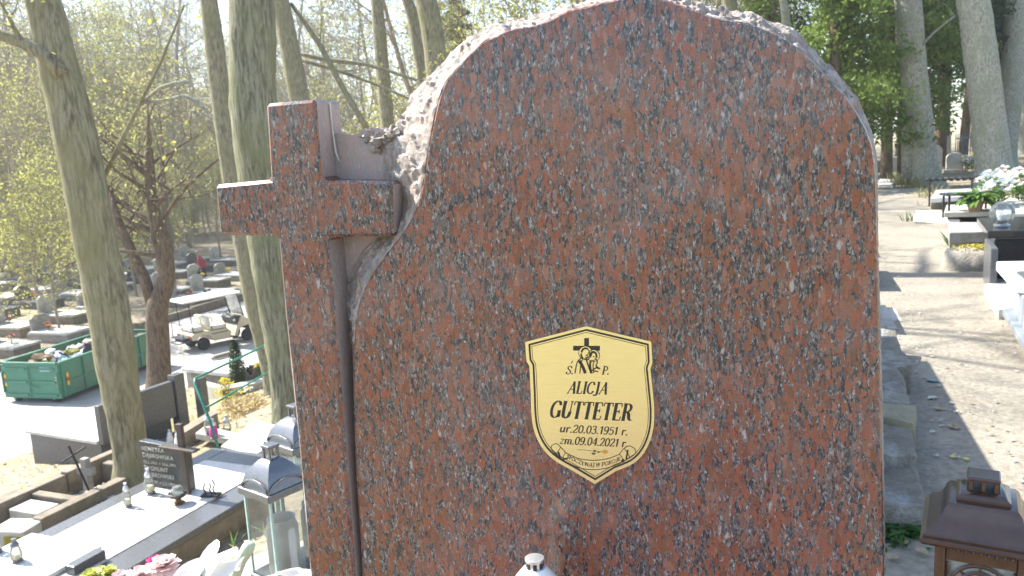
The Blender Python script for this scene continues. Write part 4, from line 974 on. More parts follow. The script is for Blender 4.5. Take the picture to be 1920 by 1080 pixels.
# -- graves across the road
lw = thing('low_wall', 'low weathered concrete wall along the far side of the road', 'wall', (LD*25.4 + PD*20).to_tuple()[:2] + (-4.8,))
rng = random.Random(6); v = -6.0
while v < 70:
    L = rng.uniform(2.2, 3.4); h = .32+rng.uniform(-.04, .05); c = LD*25.35 + PD*(v+L/2)
    obj('wall_block', MB().box((c.x, c.y, -4.8+h/2-.1), (.26, L-.015, h+.2), Matrix.Rotation(-AZ, 3, 'Z')), CONC_BROWN, lw, bevel=.02, world=True); v += L
protog = []
for kx, (mat_s, mat_b, lab) in enumerate(((TERRAZZO, CONC, 'pale slab grave with low headstone beyond the road wall'), (DARK_STONE, DARK_STONE, 'dark polished slab grave beyond the road wall'), (CONC_PALE, CONC_BROWN, 'weathered concrete slab grave beyond the road wall'))):
    g = thing('grave', lab, 'grave', (0, 0, -400), 0, ['pale graves beyond the road', 'dark graves beyond the road', 'weathered graves beyond the road'][kx])
    lb(g, 'base', -.55, .55, -1.05, 1.05, -.4, .30, mat_b, .015); lb(g, 'slab', -.6, .6, -1.1, .86, .303, .39, mat_s, .01); obj('headstone', MB().prism([(-.42, .88, .303), (.42, .88, .303), (.42, .88, .85+.1*kx), (.2, .88, .98+.1*kx), (-.2, .88, .98+.1*kx), (-.42, .88, .85+.1*kx)], (0, .12, 0)), [CONC, DARK_STONE, CONC_PALE][kx], g, bevel=.01); protog.append(g)
usedg = [False]*3; gspots = []
def far_grave(x, y, rz, k):
    z = zg(x, y)
    if not usedg[k]: usedg[k] = True; o = protog[k]; o.location = (x, y, z); o.rotation_euler = (0, 0, rz)
    else: o = dup(protog[k], (x, y, z), rz)
    gspots.append(Vector((x, y, z)))
rng = random.Random(12)
for row in range(7):
    u = 27.2 + row*3.1 + (row//2)*1.6
    for i in range(18):
        v = 2 + i*2.3 + rng.uniform(-.3, .3) + row*.6
        p = LD*u + PD*v; q = CM.transposed() @ (Vector((p.x, p.y, -4.4))-CP); px = 960-F*q.x/q.z
        if px < -60 or px > 560 or rng.random() < .12: continue
        far_grave(p.x, p.y, -AZ + math.pi/2 + rng.uniform(-.04, .04), rng.choice([0, 0, 0, 0, 1, 2, 2]))
cols = [[HOTPINK], [YELLOWF], [RED, WHITEF], [ORANGEF], [WHITEF], [PINK]]; nm = ['hot pink', 'yellow', 'red and white', 'orange', 'white', 'pale pink']
bq = [None]*6
for i, g in enumerate(gspots):
    if rng.random() < .8:
        k = rng.randrange(6); p = g + LD*rng.uniform(-.5, .6) + PD*rng.uniform(-.2, .2) + Vector((0, 0, .392))
        if bq[k] is None: bq[k] = bouquet(nm[k]+' flowers lying on a grave slab beyond the road', p, cols[k], 7, .16, .26, 60+k, fr=.09, group=nm[k]+' flowers beyond the road', petals=9)
        else: dup(bq[k], p, rng.random()*6)
# ------------------------------------------------------------------ green refuse container
GREENC = pm('green_container_paint', (.045, .21, .13), (.03, .15, .09), 3, .45, bump=.08, dirt=(.08, .15, .10), spec=.5)
A = onz(118, 757, -4.788); dc = thing('refuse_container', 'green steel refuse container heaped with waste on the road', 'container', A, azf(14))
Wd, Ln, Ht = 1.95, 4.2, 1.12     # local x from -Wd (far left corner) to 0, y from 0 away
tk = .05
def cbox(name, x0, x1, y0, y1, z0, z1, mat=GREENC, par=dc, bev=.006): return lb(par, name, x0, x1, y0, y1, z0, z1, mat, bev)
cbox('side_wall', -tk, 0, .05, Ln, .16, Ht); cbox('side_wall', -Wd, -Wd+tk, .05, Ln, .16, Ht); cbox('end_wall', -Wd, 0, Ln+.003, Ln+.05, .16, Ht); cbox('floor', -Wd+.053, -.053, .05, Ln, .16, .22)
for s in (0, 1):
    d = cbox('door', -Wd/2-.005-s*(Wd/2-.01), -.005-s*(Wd/2)-.005+(.005 if s else 0), 0, .047, .14, Ht)
    x0 = -Wd/2*(s) - Wd/2+.08; x1 = x0+Wd/2-.2
    for z in (.24, .62, 1.0): cbox('door_rib', x0, x1, -.032, -.003, z-.035, z+.035, par=d)
    cbox('hinge', (-.06 if s == 0 else -Wd+.02), (-.02 if s == 0 else -Wd+.06), -.05, -.003, .3, .9, par=d)
obj('lock_bar', MB().tube([(-Wd/2-.02, -.05, .2), (-Wd/2-.02, -.05, 1.08)], .018, 8), GREENC, dc); obj('lock_handle', MB().tube([(-Wd/2-.02, -.055, .5), (-Wd/2+.28, -.07, .47)], .014, 8), GREENC, dc)
cbox('rim', -Wd-.03, -Wd+.06, .05, Ln+.05, Ht+.002, Ht+.07); cbox('rim', -.06, .03, .05, Ln+.05, Ht+.002, Ht+.07); cbox('rim', -Wd+.062, -.062, -.01, .06, Ht+.002, Ht+.07); cbox('rim', -Wd+.062, -.062, Ln-.02, Ln+.05, Ht+.002, Ht+.07)
for i in range(6): cbox('side_rib', .003, .045, .1+i*.80, .18+i*.80, .16, Ht-.003)
for z in (.55,): cbox('side_rail', .003, .03, .19, Ln-.1, z, z+.06)
cbox('runner', -.35, -.25, .02, Ln, .10, .157); cbox('runner', -Wd+.25, -Wd+.35, .02, Ln, .10, .157)
for x in (-.3, -Wd+.3): obj('roller', MB().lathe([(.07, -.08), (.075, -.06), (.075, .06), (.07, .08)], (x, .15, .075), 14, rot=Matrix.Rotation(math.pi/2, 3, 'Y')), IRON, dc, smooth=40); obj('roller', MB().lathe([(.07, -.08), (.075, -.06), (.075, .06), (.07, .08)], (x, Ln-.3, .075), 14, rot=Matrix.Rotation(math.pi/2, 3, 'Y')), IRON, dc, smooth=40)
YEL = flat('yellow_reflector', (.75, .55, .03), .4); REDR = flat('red_reflector', (.60, .05, .02), .4)
for (x0, x1, y0, y1) in ((.046, .052, .22, .30), (-.10, -.03, -.012, -.004), (-Wd+.07, -Wd+.14, -.012, -.004)):
    for k in range(3): cbox('reflector', x0, x1, y0, y1, .48+k*.12, .48+k*.12+.115, (YEL, REDR, YEL)[k], bev=.002)
cbox('name_plate', -.62, -.28, -.008, -.003, .93, 1.05, flat('blue_grey_plate', (.45, .55, .62)), bev=.002)
# white lettering on the panels, too weathered to read: a 2 on the door
me = text_mesh('2', .16, .001); me.materials.append(WHITE); me.transform(Matrix.Translation((-.15, -.006, .66)) @ Matrix.Rotation(math.pi/2, 4, 'X')); o = bpy.data.objects.new('number', me); COL.objects.link(o); o.parent = dc
rng = random.Random(5); wm = [pm('white_bin_bag', (.72, .74, .77), None, 8, .35, bump=.5), pm('grey_rubbish', (.30, .29, .27), None, 12, .7), pm('clear_blue_bag', (.50, .60, .70), None, 8, .3, bump=.5), pm('black_bin_bag', (.03, .03, .035), None, 8, .35, bump=.5), LEAF_Y, pm('brown_waste', (.23, .16, .09), None, 12, .9)]
wn_ = ['white bin bag', 'grey rag bundle', 'bluish plastic bag', 'black bin bag', 'yellow-green wilted wreath', 'brown heap of dead flowers']
for k in range(58):
    j = rng.choice([0, 0, 1, 2, 3, 4, 5, 5]); r = rng.uniform(.12, .26); x, y = rng.uniform(-Wd+.3, -.3), rng.uniform(.3, Ln-.3); z = .80 + .28*(1-((x+Wd/2)/(Wd/2))**2)*rng.random() + .1
    tag(obj('rubbish_piece', MB().ball((0, 0, 0), (r, r*rng.uniform(.7, 1), r*rng.uniform(.5, .8)), 10, jit=.9, seed=k), wm[j], smooth=40), wn_[j]+' lying in the green refuse container', 'rubbish', wn_[j]+'s in the container').location = dc.matrix_basis @ Vector((x, y, z))
for o in [o for o in COL.objects if o.name.startswith('rubbish_piece')]: o.rotation_euler = (0, 0, rng.random()*6)
# the load under the pieces
ld = MB().grid([[(-Wd+.06+(Wd-.12)*i/8, .06+(Ln-.1)*j/14, .80+.12*noise.noise((i*.9, j*.7, 2))) for i in range(9)] for j in range(15)], flip=True)
kind(obj('load_surface', ld, wm[5], dc, smooth=True), 'stuff')

# ------------------------------------------------------------------ golf cart
CREAM = pm('cream_body_paint', (.56, .50, .36), (.50, .44, .31), 2, .35, bump=.02, spec=.5, dirt=(.40, .35, .26)); RUB = pm('tyre_rubber', (.025, .025, .027), None, 20, .8); SEATM = pm('cream_vinyl', (.66, .63, .55), (.58, .55, .47), 5, .5, bump=.1); DARKP = pm('dark_plastic', (.04, .045, .06), None, 10, .5); PALEP = pm('white_roof_plastic', (.80, .80, .79), (.74, .74, .73), 3, .4, bump=.02)
w0, w1 = onz(385, 656, -4.788), onz(465, 638, -4.788); dv = (w1-w0).normalized(); hd = math.atan2(dv.y, dv.x)
gc = thing('golf_cart', 'cream golf cart with white roof parked on the road', 'golf cart', (w0+w1)/2 + Vector((-dv.y, dv.x, 0))*.5, hd)
# local: x forward, y to its left (away from us); our side y = -.5
def side(name, P, y0, y1, mat, bev=.012, sm=False): return obj(name, MB().prism([(x, y0, z) for x, z in P], (0, y1-y0, 0)), mat, gc, bevel=bev, smooth=sm)
arch = lambda cx, cz, r, a0, a1, n=8: [(cx+r*math.cos(math.radians(a0+(a1-a0)*i/n)), cz+r*math.sin(math.radians(a0+(a1-a0)*i/n))) for i in range(n+1)]
side('rear_body', [(-1.28, .42), (-1.12, .40)] + arch(-.85, .25, .31, 150, 25) + [(-.46, .26), (.12, .26), (.20, .48), (.05, .62), (-1.2, .66), (-1.3, .6)], -.56, .56, CREAM)
side('front_cowl', [(.30, .27), (.44, .27)] + [(.50, .45), (.62, .55), (.85, .60), (1.10, .58), (1.16, .66), (1.0, .80), (.70, .93), (.62, .93), (.42, .55)], -.54, .54, CREAM)
side('floor_pan', [(.10, .24), (.52, .24), (.52, .30), (.10, .30)], -.5, .5, DARKP)
side('dash', [(.50, .60), (.72, .935), (.62, .99), (.38, .92)], -.50, .50, DARKP)
side('rear_bumper', [(-1.42, .32), (-1.30, .32), (-1.30, .46), (-1.42, .46)], -.5, .5, DARKP); side('front_bumper', [(1.10, .34), (1.24, .34), (1.26, .5), (1.12, .54)], -.5, .5, DARKP)
for x in (-.85, .85):
    for s in (-1, 1):
        wh = obj('wheel', MB().lathe([(.11, -.07), (.20, -.075), (.225, -.05), (.225, .05), (.20, .075), (.11, .07)], (x, s*.47, .225), 22, rot=Matrix.Rotation(math.pi/2, 3, 'X')), RUB, gc, smooth=40)
        obj('rim', MB().lathe([(.001, -.05), (.05, -.052), (.06, -.04), (.10, -.045), (.112, -.072), (.112, .0)], (x, s*.48, .225), 18, rot=Matrix.Rotation(math.pi/2*(1 if s > 0 else -1)*-1, 3, 'X')), PALEP, wh, smooth=40)
side('seat_cushion', [(-.55, .66), (.05, .63), (.08, .76), (-.55, .78)], -.48, .48, SEATM, .03)
for s in (-1, 1): obj('seat_back', MB().box((-.58, s*.24, .98), (.14, .42, .36), Matrix.Rotation(-.15, 3, 'Y')), SEATM, gc, bevel=.04)
obj('rear_seat', MB().box((-.98, 0, .76), (.50, .92, .14)), SEATM, gc, bevel=.04)
for s in (-1, 1):
    obj('arm_rail', MB().tube([(-.50, s*.5, .66), (-.50, s*.5, .92), (-.44, s*.5, .96), (-.02, s*.5, .94), (.02, s*.5, .88), (.03, s*.5, .62)], .014, 6), IRON, gc)
    obj('roof_post', MB().tube([(.78, s*.50, .9), (.58, s*.5, 1.76)], .02, 8), DARKP, gc); obj('roof_post', MB().tube([(-1.18, s*.48, .62), (-1.25, s*.48, 1.76)], .016, 8), IRON, gc)
    obj('tail_light', MB().box((-1.30, s*.46, .54), (.04, .10, .07)), REDR, gc, bevel=.005); obj('headlight', MB().box((1.06, s*.38, .72), (.1, .16, .06)), flat('lamp_glass', (.6, .6, .55), .2), gc, bevel=.01)
    obj('rack_post', MB().tube([(-1.52, s*.40, .5), (-1.52, s*.40, 1.02)], .013, 6), IRON, gc)
obj('rack_rail', MB().tube([(-1.52, -.40, 1.02), (-1.52, .40, 1.02)], .013, 6), IRON, gc); obj('rack_floor', MB().box((-1.42, 0, .50), (.34, .86, .03)), DARKP, gc, bevel=.005); obj('tow_bar', MB().tube([(-1.4, -.3, .36), (-1.66, -.3, .34), (-1.66, .3, .34), (-1.4, .3, .36)], .018, 6), IRON, gc)
obj('roof', MB().prism([(-1.5, -.60, 1.76), (.66, -.60, 1.80), (.74, -.5, 1.80), (.74, .5, 1.80), (.66, .60, 1.80), (-1.5, .60, 1.76)], (0, 0, .07)), PALEP, gc, bevel=.03)
obj('windscreen', MB().poly([(.785, -.48, .92), (.785, .48, .92), (.60, .48, 1.75), (.60, -.48, 1.75)]), glassm('cart_windscreen', (.75, .82, .85), .03, .5), gc)
obj('steering_column', MB().tube([(.46, -.22, .92), (.26, -.22, 1.10)], .02, 8), DARKP, gc)
st = []; axd = Vector((-.55, 0, .83)); ux, uy = Vector((.83, 0, .55)), Vector((0, 1, 0))
st = [Vector((.25, -.22, 1.11)) + (ux*math.cos(a)+uy*math.sin(a))*.17 for a in np.linspace(0, 2*math.pi, 19)]
sw = obj('steering_wheel', MB().tube(st, .014, 6, cap=False), DARKP, gc, smooth=True)
for a in (.5, 2.6, 4.7): obj('spoke', MB().tube([Vector((.25, -.22, 1.11)), Vector((.25, -.22, 1.11)) + (ux*math.cos(a)+uy*math.sin(a))*.165], .009, 5), DARKP, sw)
obj('stripe', MB().box((-.25, -.563, .53), (.62, .004, .03)), DARKP, gc); obj('round_badge', MB().lathe([(.001, 0), (.045, 0), (.045, .012), (.001, .012)], (.36, -.52, .86), 12, rot=Matrix.Rotation(math.pi/2, 3, 'X')), PALEP, gc)

# ------------------------------------------------------------------ visitor, grave bag, pole
def skin(name, verts, edges, radii, mats, parent=None, root=0, sub=2):
    me = bpy.data.meshes.new(name); me.from_pydata(verts, edges, []); o = bpy.data.objects.new(name, me); COL.objects.link(o)
    m1 = o.modifiers.new('s', 'SKIN'); m2 = o.modifiers.new('u', 'SUBSURF'); m2.levels = sub; m2.render_levels = sub
    for i, sv in enumerate(me.skin_vertices[0].data): sv.radius = (radii[i], radii[i]) if not isinstance(radii[i], tuple) else radii[i]; sv.use_root = (i == root)
    dg = bpy.context.evaluated_depsgraph_get(); m = bpy.data.meshes.new_from_object(o.evaluated_get(dg)); bpy.data.objects.remove(o)
    m.materials.clear()
    for x in (mats if isinstance(mats, list) else [mats]): m.materials.append(x)
    m.polygons.foreach_set('use_smooth', [True]*len(m.polygons)); r = bpy.data.objects.new(name, m); COL.objects.link(r); r.parent = parent; return r
SKIN = flat('skin', (.48, .30, .22), .6); TROU = flat('dark_trousers', (.025, .025, .03), .9); JACK = pm('red_jacket_cloth', (.38, .03, .05), (.26, .02, .04), 12, .85, bump=.3); HAIR = flat('grey_hair', (.30, .27, .24), .8)
pp0 = onz(382, 508, -4.2); pz = zg(pp0.x, pp0.y)
ps = thing('person', 'person in a red jacket and dark trousers bending towards a bag of grave flowers', 'person', (pp0.x, pp0.y, pz), math.radians(200))
#              pelvis0        chest1        neck2         head3          shL4         elL5          haL6          shR7           elR8          haR9           hipL10       knL11        anL12         toeL13       hipR14 knR15 anR16 toeR17
pv = [(0, 0, .90), (.10, 0, 1.22), (.20, 0, 1.42), (.27, 0, 1.55), (.14, .19, 1.34), (.24, .24, 1.08), (.42, .2, .90), (.14, -.19, 1.34), (.22, -.25, 1.07), (.38, -.22, .88), (0, .10, .86), (.05, .11, .48), (-.02, .11, .08), (.14, .12, .04), (0, -.10, .86), (-.02, -.11, .48), (-.12, -.11, .08), (.04, -.12, .04)]
pe = [(0, 1), (1, 2), (2, 3), (1, 4), (4, 5), (5, 6), (1, 7), (7, 8), (8, 9), (0, 10), (10, 11), (11, 12), (12, 13), (0, 14), (14, 15), (15, 16), (16, 17)]
pr = [.14, .15, .055, .10, .07, .05, .035, .07, .05, .035, .095, .065, .045, .04, .095, .065, .045, .04]
bo = skin('body', pv, pe, pr, [TROU, SKIN], ps)
for f in bo.data.polygons: f.material_index = 1 if (f.center.z > 1.42 or (f.center.x > .33 and f.center.z < 1)) else 0
skin('jacket', [(-.01, 0, .78), (0, 0, .92), (.09, 0, 1.2), (.15, 0, 1.38), (.14, .19, 1.34), (.24, .24, 1.08), (.37, .21, .95), (.14, -.19, 1.34), (.22, -.25, 1.07), (.34, -.23, .93)], [(0, 1), (1, 2), (2, 3), (2, 4), (4, 5), (5, 6), (2, 7), (7, 8), (8, 9)], [.20, .19, .185, .09, .09, .07, .06, .09, .07, .06], JACK, ps, 1)
hb = MB().ball((.25, 0, 1.60), (.115, .11, .12), 12, jit=.15, seed=3); obj('hair', hb, HAIR, ps, smooth=True)
bg = thing('flower_bag', 'dark bag stuffed with yellow flowers beside the person in red', 'bag', on_ground(onz(372, 516, -4.2)), .4)
obj('sack', MB().ball((0, 0, .35), (.34, .26, .36), 14, jit=.4, seed=4), wm[3], bg, smooth=True); obj('handle', MB().tube([(-.15, 0, .66), (-.1, 0, .82), (.1, 0, .82), (.15, 0, .66)], .02, 6), DARKP, bg); fb = MB(); [bloom(fb, (.1*math.cos(k), .1*math.sin(k), .72), .1, k) for k in range(5)]; obj('flowers', fb, YELLOWF, bg)
b2 = bouquet('bundle of blue-white and dark grave decorations on a dark slab near the person', on_ground(onz(390, 560, -4.2), .42), [WHITEF, flat('pale_blue', (.5, .65, .8)), flat('navy', (.03, .04, .08))], 16, .4, .5, 71, fr=.16, cat='decorations', petals=9)
gp = ground(403, 575); pol = thing('pole', 'thin grey metal pole standing behind the golf cart', 'pole', gp); tp_ = ony(396, 450, gp.y)
obj('shaft', MB().tube([gp-Vector((0, 0, .3)), gp.lerp(tp_, .5), tp_], [.05, .045, .04], 10), flat('galvanised', (.42, .46, .48), .5, .3), pol, smooth=True); obj('cap', MB().ball((0, 0, 0), .05, 8), DARKP, pol)
pol.children[0].data.transform(Matrix.Translation(-gp)); pol.children[1].location = tp_-gp
# ------------------------------------------------------------------ beside the sandy path
WALLM = pm('lichen_grey_stone', (.28, .26, .21), (.12, .105, .08), 11, .95, bump=1.0, dirt=(.46, .47, .45), bdist=.03); MOSSY = pm('mossy_stone', (.27, .245, .16), (.16, .145, .10), 12, .95, bump=.6)
def uv(u, v, z=0): p = LD*u + PD*v; return Vector((p.x, p.y, z))
kw_ = thing('path_wall', 'low wall of weathered grey blocks along the path beside the headstone', 'wall', uv(-.35, 3.5), 0)
rng = random.Random(31); v = 3.12; L_ = [.40, .36, .24, .75, .90]
for k, L in enumerate(L_):
    u0 = -.45-.08*(v+L/2-3.34) + rng.uniform(-.02, .02); h = .20 + rng.uniform(-.03, .03) - (.05 if k < 1 else 0)
    b = MB().box((0, 0, 0), (.62, L-.02, h+.2)); 
    o = obj('block', b, MOSSY if k == 2 else WALLM, kw_, bevel=.012)
    bm = bmesh.new(); bm.from_mesh(o.data); bmesh.ops.subdivide_edges(bm, edges=[e for e in bm.edges if e.calc_length() > .12], cuts=5, use_grid_fill=True)
    for q in bm.verts: q.co += Vector((noise.noise(q.co*7+Vector((k, 0, 0))), noise.noise(q.co*7+Vector((0, k, 5))), noise.noise(q.co*7+Vector((9, 0, k)))))*.03
    bm.to_mesh(o.data); bm.free(); o.data.polygons.foreach_set('use_smooth', [True]*len(o.data.polygons)); o.data.set_sharp_from_angle(angle=.6)
    c = uv(u0+.31, v+L/2, h/2-.1); o.location = c - kw_.location; o.rotation_euler = (0, 0, -AZ+rng.uniform(-.03, .03)); v += L
tg = thing('grave', 'grave with a broad upright stone hidden behind the large red headstone', 'grave', uv(.55, 4.0), -AZ)
lb(tg, 'headstone', -.02, .16, -1.35, 1.75, -.2, 1.28, CONC); lb(tg, 'base', -1.2, -.023, -1.4, 1.8, -.3, .4, CONC)
# graves in the same row beyond the headstone, their slabs throw shade on the path
for k, (v, h, m_, lab, w) in enumerate(((6.9, .30, CONC_PALE, 'pale stepped grave next to the path wall', 1.0), (8.9, .5, CONC, 'grey concrete grave further along the path row', 1.1), (11.2, .45, DARK_STONE, 'dark slab grave along the path row', 1.1), (13.6, .6, CONC, 'tall concrete grave near the end of the path row', 1.1), (16.6, .45, CONC_PALE, 'pale slab grave at the end of the path row', 1.1))):
    c = uv(.10-.02*v, v); g = thing('grave', lab, 'grave', (c.x, c.y, 0), -AZ)
    lb(g, 'base', -1.9, .47, -.5*w, .5*w, -.3, h*.6, CONC); lb(g, 'slab', -1.6, .50, -.54*w, .54*w, h*.6+.003, h*.6+.09, m_); lb(g, 'headstone', -1.85, -1.65, -.45*w, .45*w, h*.6+.004, h*.6+.75, DARK_STONE)
    if k == 0:
        for q in range(3): lb(g, 'step', .505+.08*q, .58+.08*q, -.45, .45, -.2, .10-.03*q, CONC_PALE)
# right-hand side
def gat(px, py, z=0): return onz(px, py, z)
def pthing(name, label, cat, px, py, z=0): p = onz(px, py, z); return thing(name, label, cat, (p.x, p.y, zg(p.x, p.y)))
R1 = pthing('grave', 'low slate-grey slab at the edge of the sandy path', 'grave', 1915, 610, .1); pxprism(R1, 'slab', [(1880, 578), (1945, 566), (2060, 660), (1935, 668)], .16, .06, pm('slate_blue_stone', (.22, .25, .28), (.15, .17, .19), 8, .4, bump=.15)); pxprism(R1, 'base', [(1890, 585), (1945, 575), (2050, 662), (1942, 672)], .097, .3, CONC)
R2 = pthing('grave', 'stepped white terrazzo grave next to the slate-grey slab', 'grave', 1900, 560, .1); pxprism(R2, 'lower_slab', [(1846, 532), (1935, 522), (2010, 566), (1872, 580)], .12, .12, TERRAZZO); pxprism(R2, 'box', [(1888, 508), (1960, 505), (2030, 560), (1924, 566)], .36, .30, pm('blue_grey_side', (.28, .31, .34), (.2, .22, .25), 7, .5)); pxprism(R2, 'top_slab', [(1868, 490), (1980, 488), (2060, 545), (1906, 530)], .44, .077, TERRAZZO); pxprism(R2, 'dark_plate', [(1905, 508), (1990, 505), (2040, 535), (1930, 528)], .462, .02, DARK_STONE)
rk = ground(1830, 508); ro = thing('boulder', 'flat-topped boulder with yellow lichen at the path edge', 'boulder', rk)
mb_ = MB(); mb_.lathe([(.001, -.15), (.30, -.12), (.36, .02), (.35, .12), (.33, .19), (.27, .22), (.12, .235), (.001, .24)], k=28, sy=.62); o = obj('stone', mb_, pm('boulder_stone', (.36, .33, .27), (.2, .18, .14), 7, .95, bump=.7, bdist=.02), ro, smooth=60)
for q in o.data.vertices: q.co += Vector((noise.noise(q.co*5), noise.noise(q.co*5+Vector((7, 0, 0))), .6*noise.noise(q.co*6+Vector((0, 9, 0)))))*.07
pts = [(rng.gauss(0, .10), rng.gauss(0, .06), .245+rng.gauss(0, .012)) for _ in range(500)]; kind(add_leaves('lichen', pts, .014, leafm('lichen', (.42, .36, .05), (.55, .48, .1), .1), ro, 3), 'stuff')
ro.rotation_euler = (0, 0, -.2)
pt = ground(1828, 470); po = thing('planter', 'small pale concrete trough planter behind the boulder', 'planter', pt, -.3); obj('trough', MB().box((0, 0, .10), (.22, .18, .2), taper=1.25), CONC_PALE, po, bevel=.008); obj('soil', MB().box((0, 0, .20), (.24, .19, .01)), SOIL, po)
def tuft(label, loc, n, H, R, mat, seed, w=.02, name='grass_tuft'):
    rng = random.Random(seed); mb = MB()
    for k in range(n):
        a = rng.random()*6.283; r = R*math.sqrt(rng.random()); leafblade(mb, (r*math.cos(a), r*math.sin(a), -.02), (math.cos(a)*.35+rng.gauss(0, .2), math.sin(a)*.35+rng.gauss(0, .2), 1), H*rng.uniform(.6, 1.15), w, bend=-rng.uniform(.2, 1.2), n=4)
    o = thing(name, label, 'plant', loc); obj('blades', mb, mat, o); return o
tuft('green tulip leaves beside the concrete trough planter', ground(1800, 466), 30, .28, .10, LEAF_G, 4, .05, 'tulip_leaves')
tuft('grass tuft at the foot of the pale twin trunk', ground(1712, 352), 120, .5, .5, leafm('dry_grass', (.22, .22, .07), (.36, .34, .14)), 5, .025); tuft('grass tuft beside the foot of the twin trunk and path', ground(1690, 345), 90, .45, .4, LEAF_Y2, 6, .025); tuft('thin grass growing against the pale step by the path', ground(1722, 415), 60, .25, .25, LEAF_G, 7, .015); tuft('grass growing under the iron bench beside the path', ground(1745, 372), 60, .35, .3, LEAF_Y2, 8, .02)
T = pthing('tomb', 'black polished table tomb with an open front beside the path', 'tomb', 1880, 462)
pxprism(T, 'top_slab', [(1852, 433), (1990, 431), (1960, 405), (1832, 408)], .52, .075, BLACK_STONE); pxprism(T, 'side_leg', [(1858, 466), (1872, 466), (1858, 447), (1846, 447)], .44, .44, DARK_STONE); pxprism(T, 'side_leg', [(1980, 466), (1995, 466), (1985, 440), (1970, 440)], .44, .44, DARK_STONE); pxprism(T, 'back_panel', [(1866, 449), (1985, 446), (1985, 444), (1864, 446)], .43, .43, BLACK_STONE); pxprism(T, 'plinth', [(1850, 487), (2005, 482), (1985, 455), (1836, 462)], .09, .25, CONC_PALE)
wbk = onz(1884, 470, .095); wb = thing('white_block', 'white marble name block leaning in the open front of the black tomb', 'stone block', wbk, -.3); obj('block', MB().box((0, 0, .11), (.42, .08, .22), Matrix.Rotation(-.12, 3, 'X')), TERRAZZO, wb, bevel=.008)
gl = onz(1878, 425, .525); gg = thing('globe_lantern', 'round clear glass globe lantern on the black table tomb', 'lantern', gl); obj('foot', MB().lathe([(.07, 0), (.075, .02), (.04, .04)]), SILVER, gg, smooth=40); obj('globe', MB().ball((0, 0, .14), .115, 20), GLASS_CLEAR, gg, smooth=True); obj('candle', MB().lathe([(.04, .04), (.04, .12), (.001, .125)]), WHITE, gg, smooth=40)
SS = pthing('steps', 'grey concrete grave steps between planter and black tomb', 'steps', 1805, 448)
for k, (z, y0, y1) in enumerate(((.12, 455, 441), (.24, 447, 433), (.36, 440, 420))): pxprism(SS, 'step', [(1780, y0-10*z), (1852, y0-2-10*z), (1846, y1-10*z), (1778, y1-10*z)], z, .119 if k else .3, CONC)
def ibench(label, pa, pb_, z, leg=True, rope=False):
    a, b_ = onz(*pa, z), onz(*pb_, z); o = thing('iron_bench' if not rope else 'iron_rail', label, 'bench' if not rope else 'rail', on_ground(a)); d = (b_-a).normalized(); n_ = Vector((-d.y, d.x, 0))
    if rope:
        L = (b_-a).length; N_ = int(L/.03); obj('twisted_bar', MB().tube([a + d*L*i/N_ + Vector((0, 0, .02*math.sin(i*1.6))) + n_*.02*math.cos(i*1.6) for i in range(N_+1)], .03, 6), IRON, o, smooth=True, world=True)
    else:
        for k in range(3): obj('slat', MB().prism([a + n_*(.11*k), b_ + n_*(.11*k), b_ + n_*(.11*k+.09), a + n_*(.11*k+.09)], (0, 0, .035)), DARKP, o, world=True)
    for q in (a.lerp(b_, .08), a.lerp(b_, .92)):
        obj('leg', MB().tube([on_ground(q, -.1) + n_*.05, q + n_*.05], .018, 6), IRON, o, world=True)
        if not rope: obj('leg', MB().tube([on_ground(q + n_*.28, -.1), q + n_*.28], .018, 6), IRON, o, world=True)
    return o
ibench('narrow black slatted bench between the graves beside the path', (1775, 368), (1872, 364), .50); ibench('twisted dark iron rail in front of the white stepped graves', (1738, 338), (1832, 334), .55, rope=True)
for k, (px, lab, z, m_) in enumerate((([(1745, 372), (1838, 366), (1850, 352), (1755, 356)], 'long white stepped grave behind the twisted iron rail', .34, TERRAZZO), ([(1712, 408), (1800, 412), (1795, 396), (1718, 394)], 'flat white grave kerb at the path edge below the iron bench', .14, TERRAZZO), ([(1770, 398), (1872, 396), (1868, 382), (1775, 384)], 'pale grave slab under the potted plant', .26, CONC_PALE), ([(1870, 402), (1990, 398), (1980, 362), (1862, 368)], 'pale grave buried under white and pink flowers', .30, CONC_PALE))):
    c = onz(*px[0], 0); g = thing('grave', lab, 'grave', (c.x, c.y, 0)); pxprism(g, 'slab', px, z, .08, m_); pxprism(g, 'base', [(x*.985+.015*1800, y) for x, y in px], z-.083, .4, CONC_PALE)
pp_ = onz(1828, 396, .262); pot = thing('potted_plant', 'leafy green plant in a brown pot under the bench', 'plant', pp_); obj('pot', MB().lathe([(.09, 0), (.13, .2), (.145, .2), (.145, .23), (.12, .23), (.11, .19)]), pm('brown_pot', (.26, .17, .12), None, 10, .8), pot, smooth=40)
lv = MB(); rng = random.Random(9)
for k in range(70): a = rng.random()*6.283; leafblade(lv, (.05*math.cos(a), .05*math.sin(a), .2), (math.cos(a), math.sin(a), rng.uniform(.2, 1.4)), rng.uniform(.2, .42), .10, bend=-1.2)
obj('leaves', lv, LEAF_G, pot)
rng = random.Random(21)
for k in range(16):
    px, py = rng.uniform(1858, 1925), rng.uniform(352, 392); p = onz(px, py, .30); kk = k % 3
    bouquet(['large bunch of white grave flowers heaped on the pale grave', 'bunch of pink and white grave flowers heaped on the pale grave', 'bunch of white flowers with blue wrap heaped on the pale grave'][kk], p, [[WHITEF, WHITEF, LEAF_G], [PINK, WHITEF, WHITEF], [WHITEF, flat('blue_wrap', (.5, .6, .7))]][kk], 12, .26, .42, 200+k, fr=.075, group=['white heaped bunches', 'pink heaped bunches', 'blue wrapped heaped bunches'][kk], petals=10)
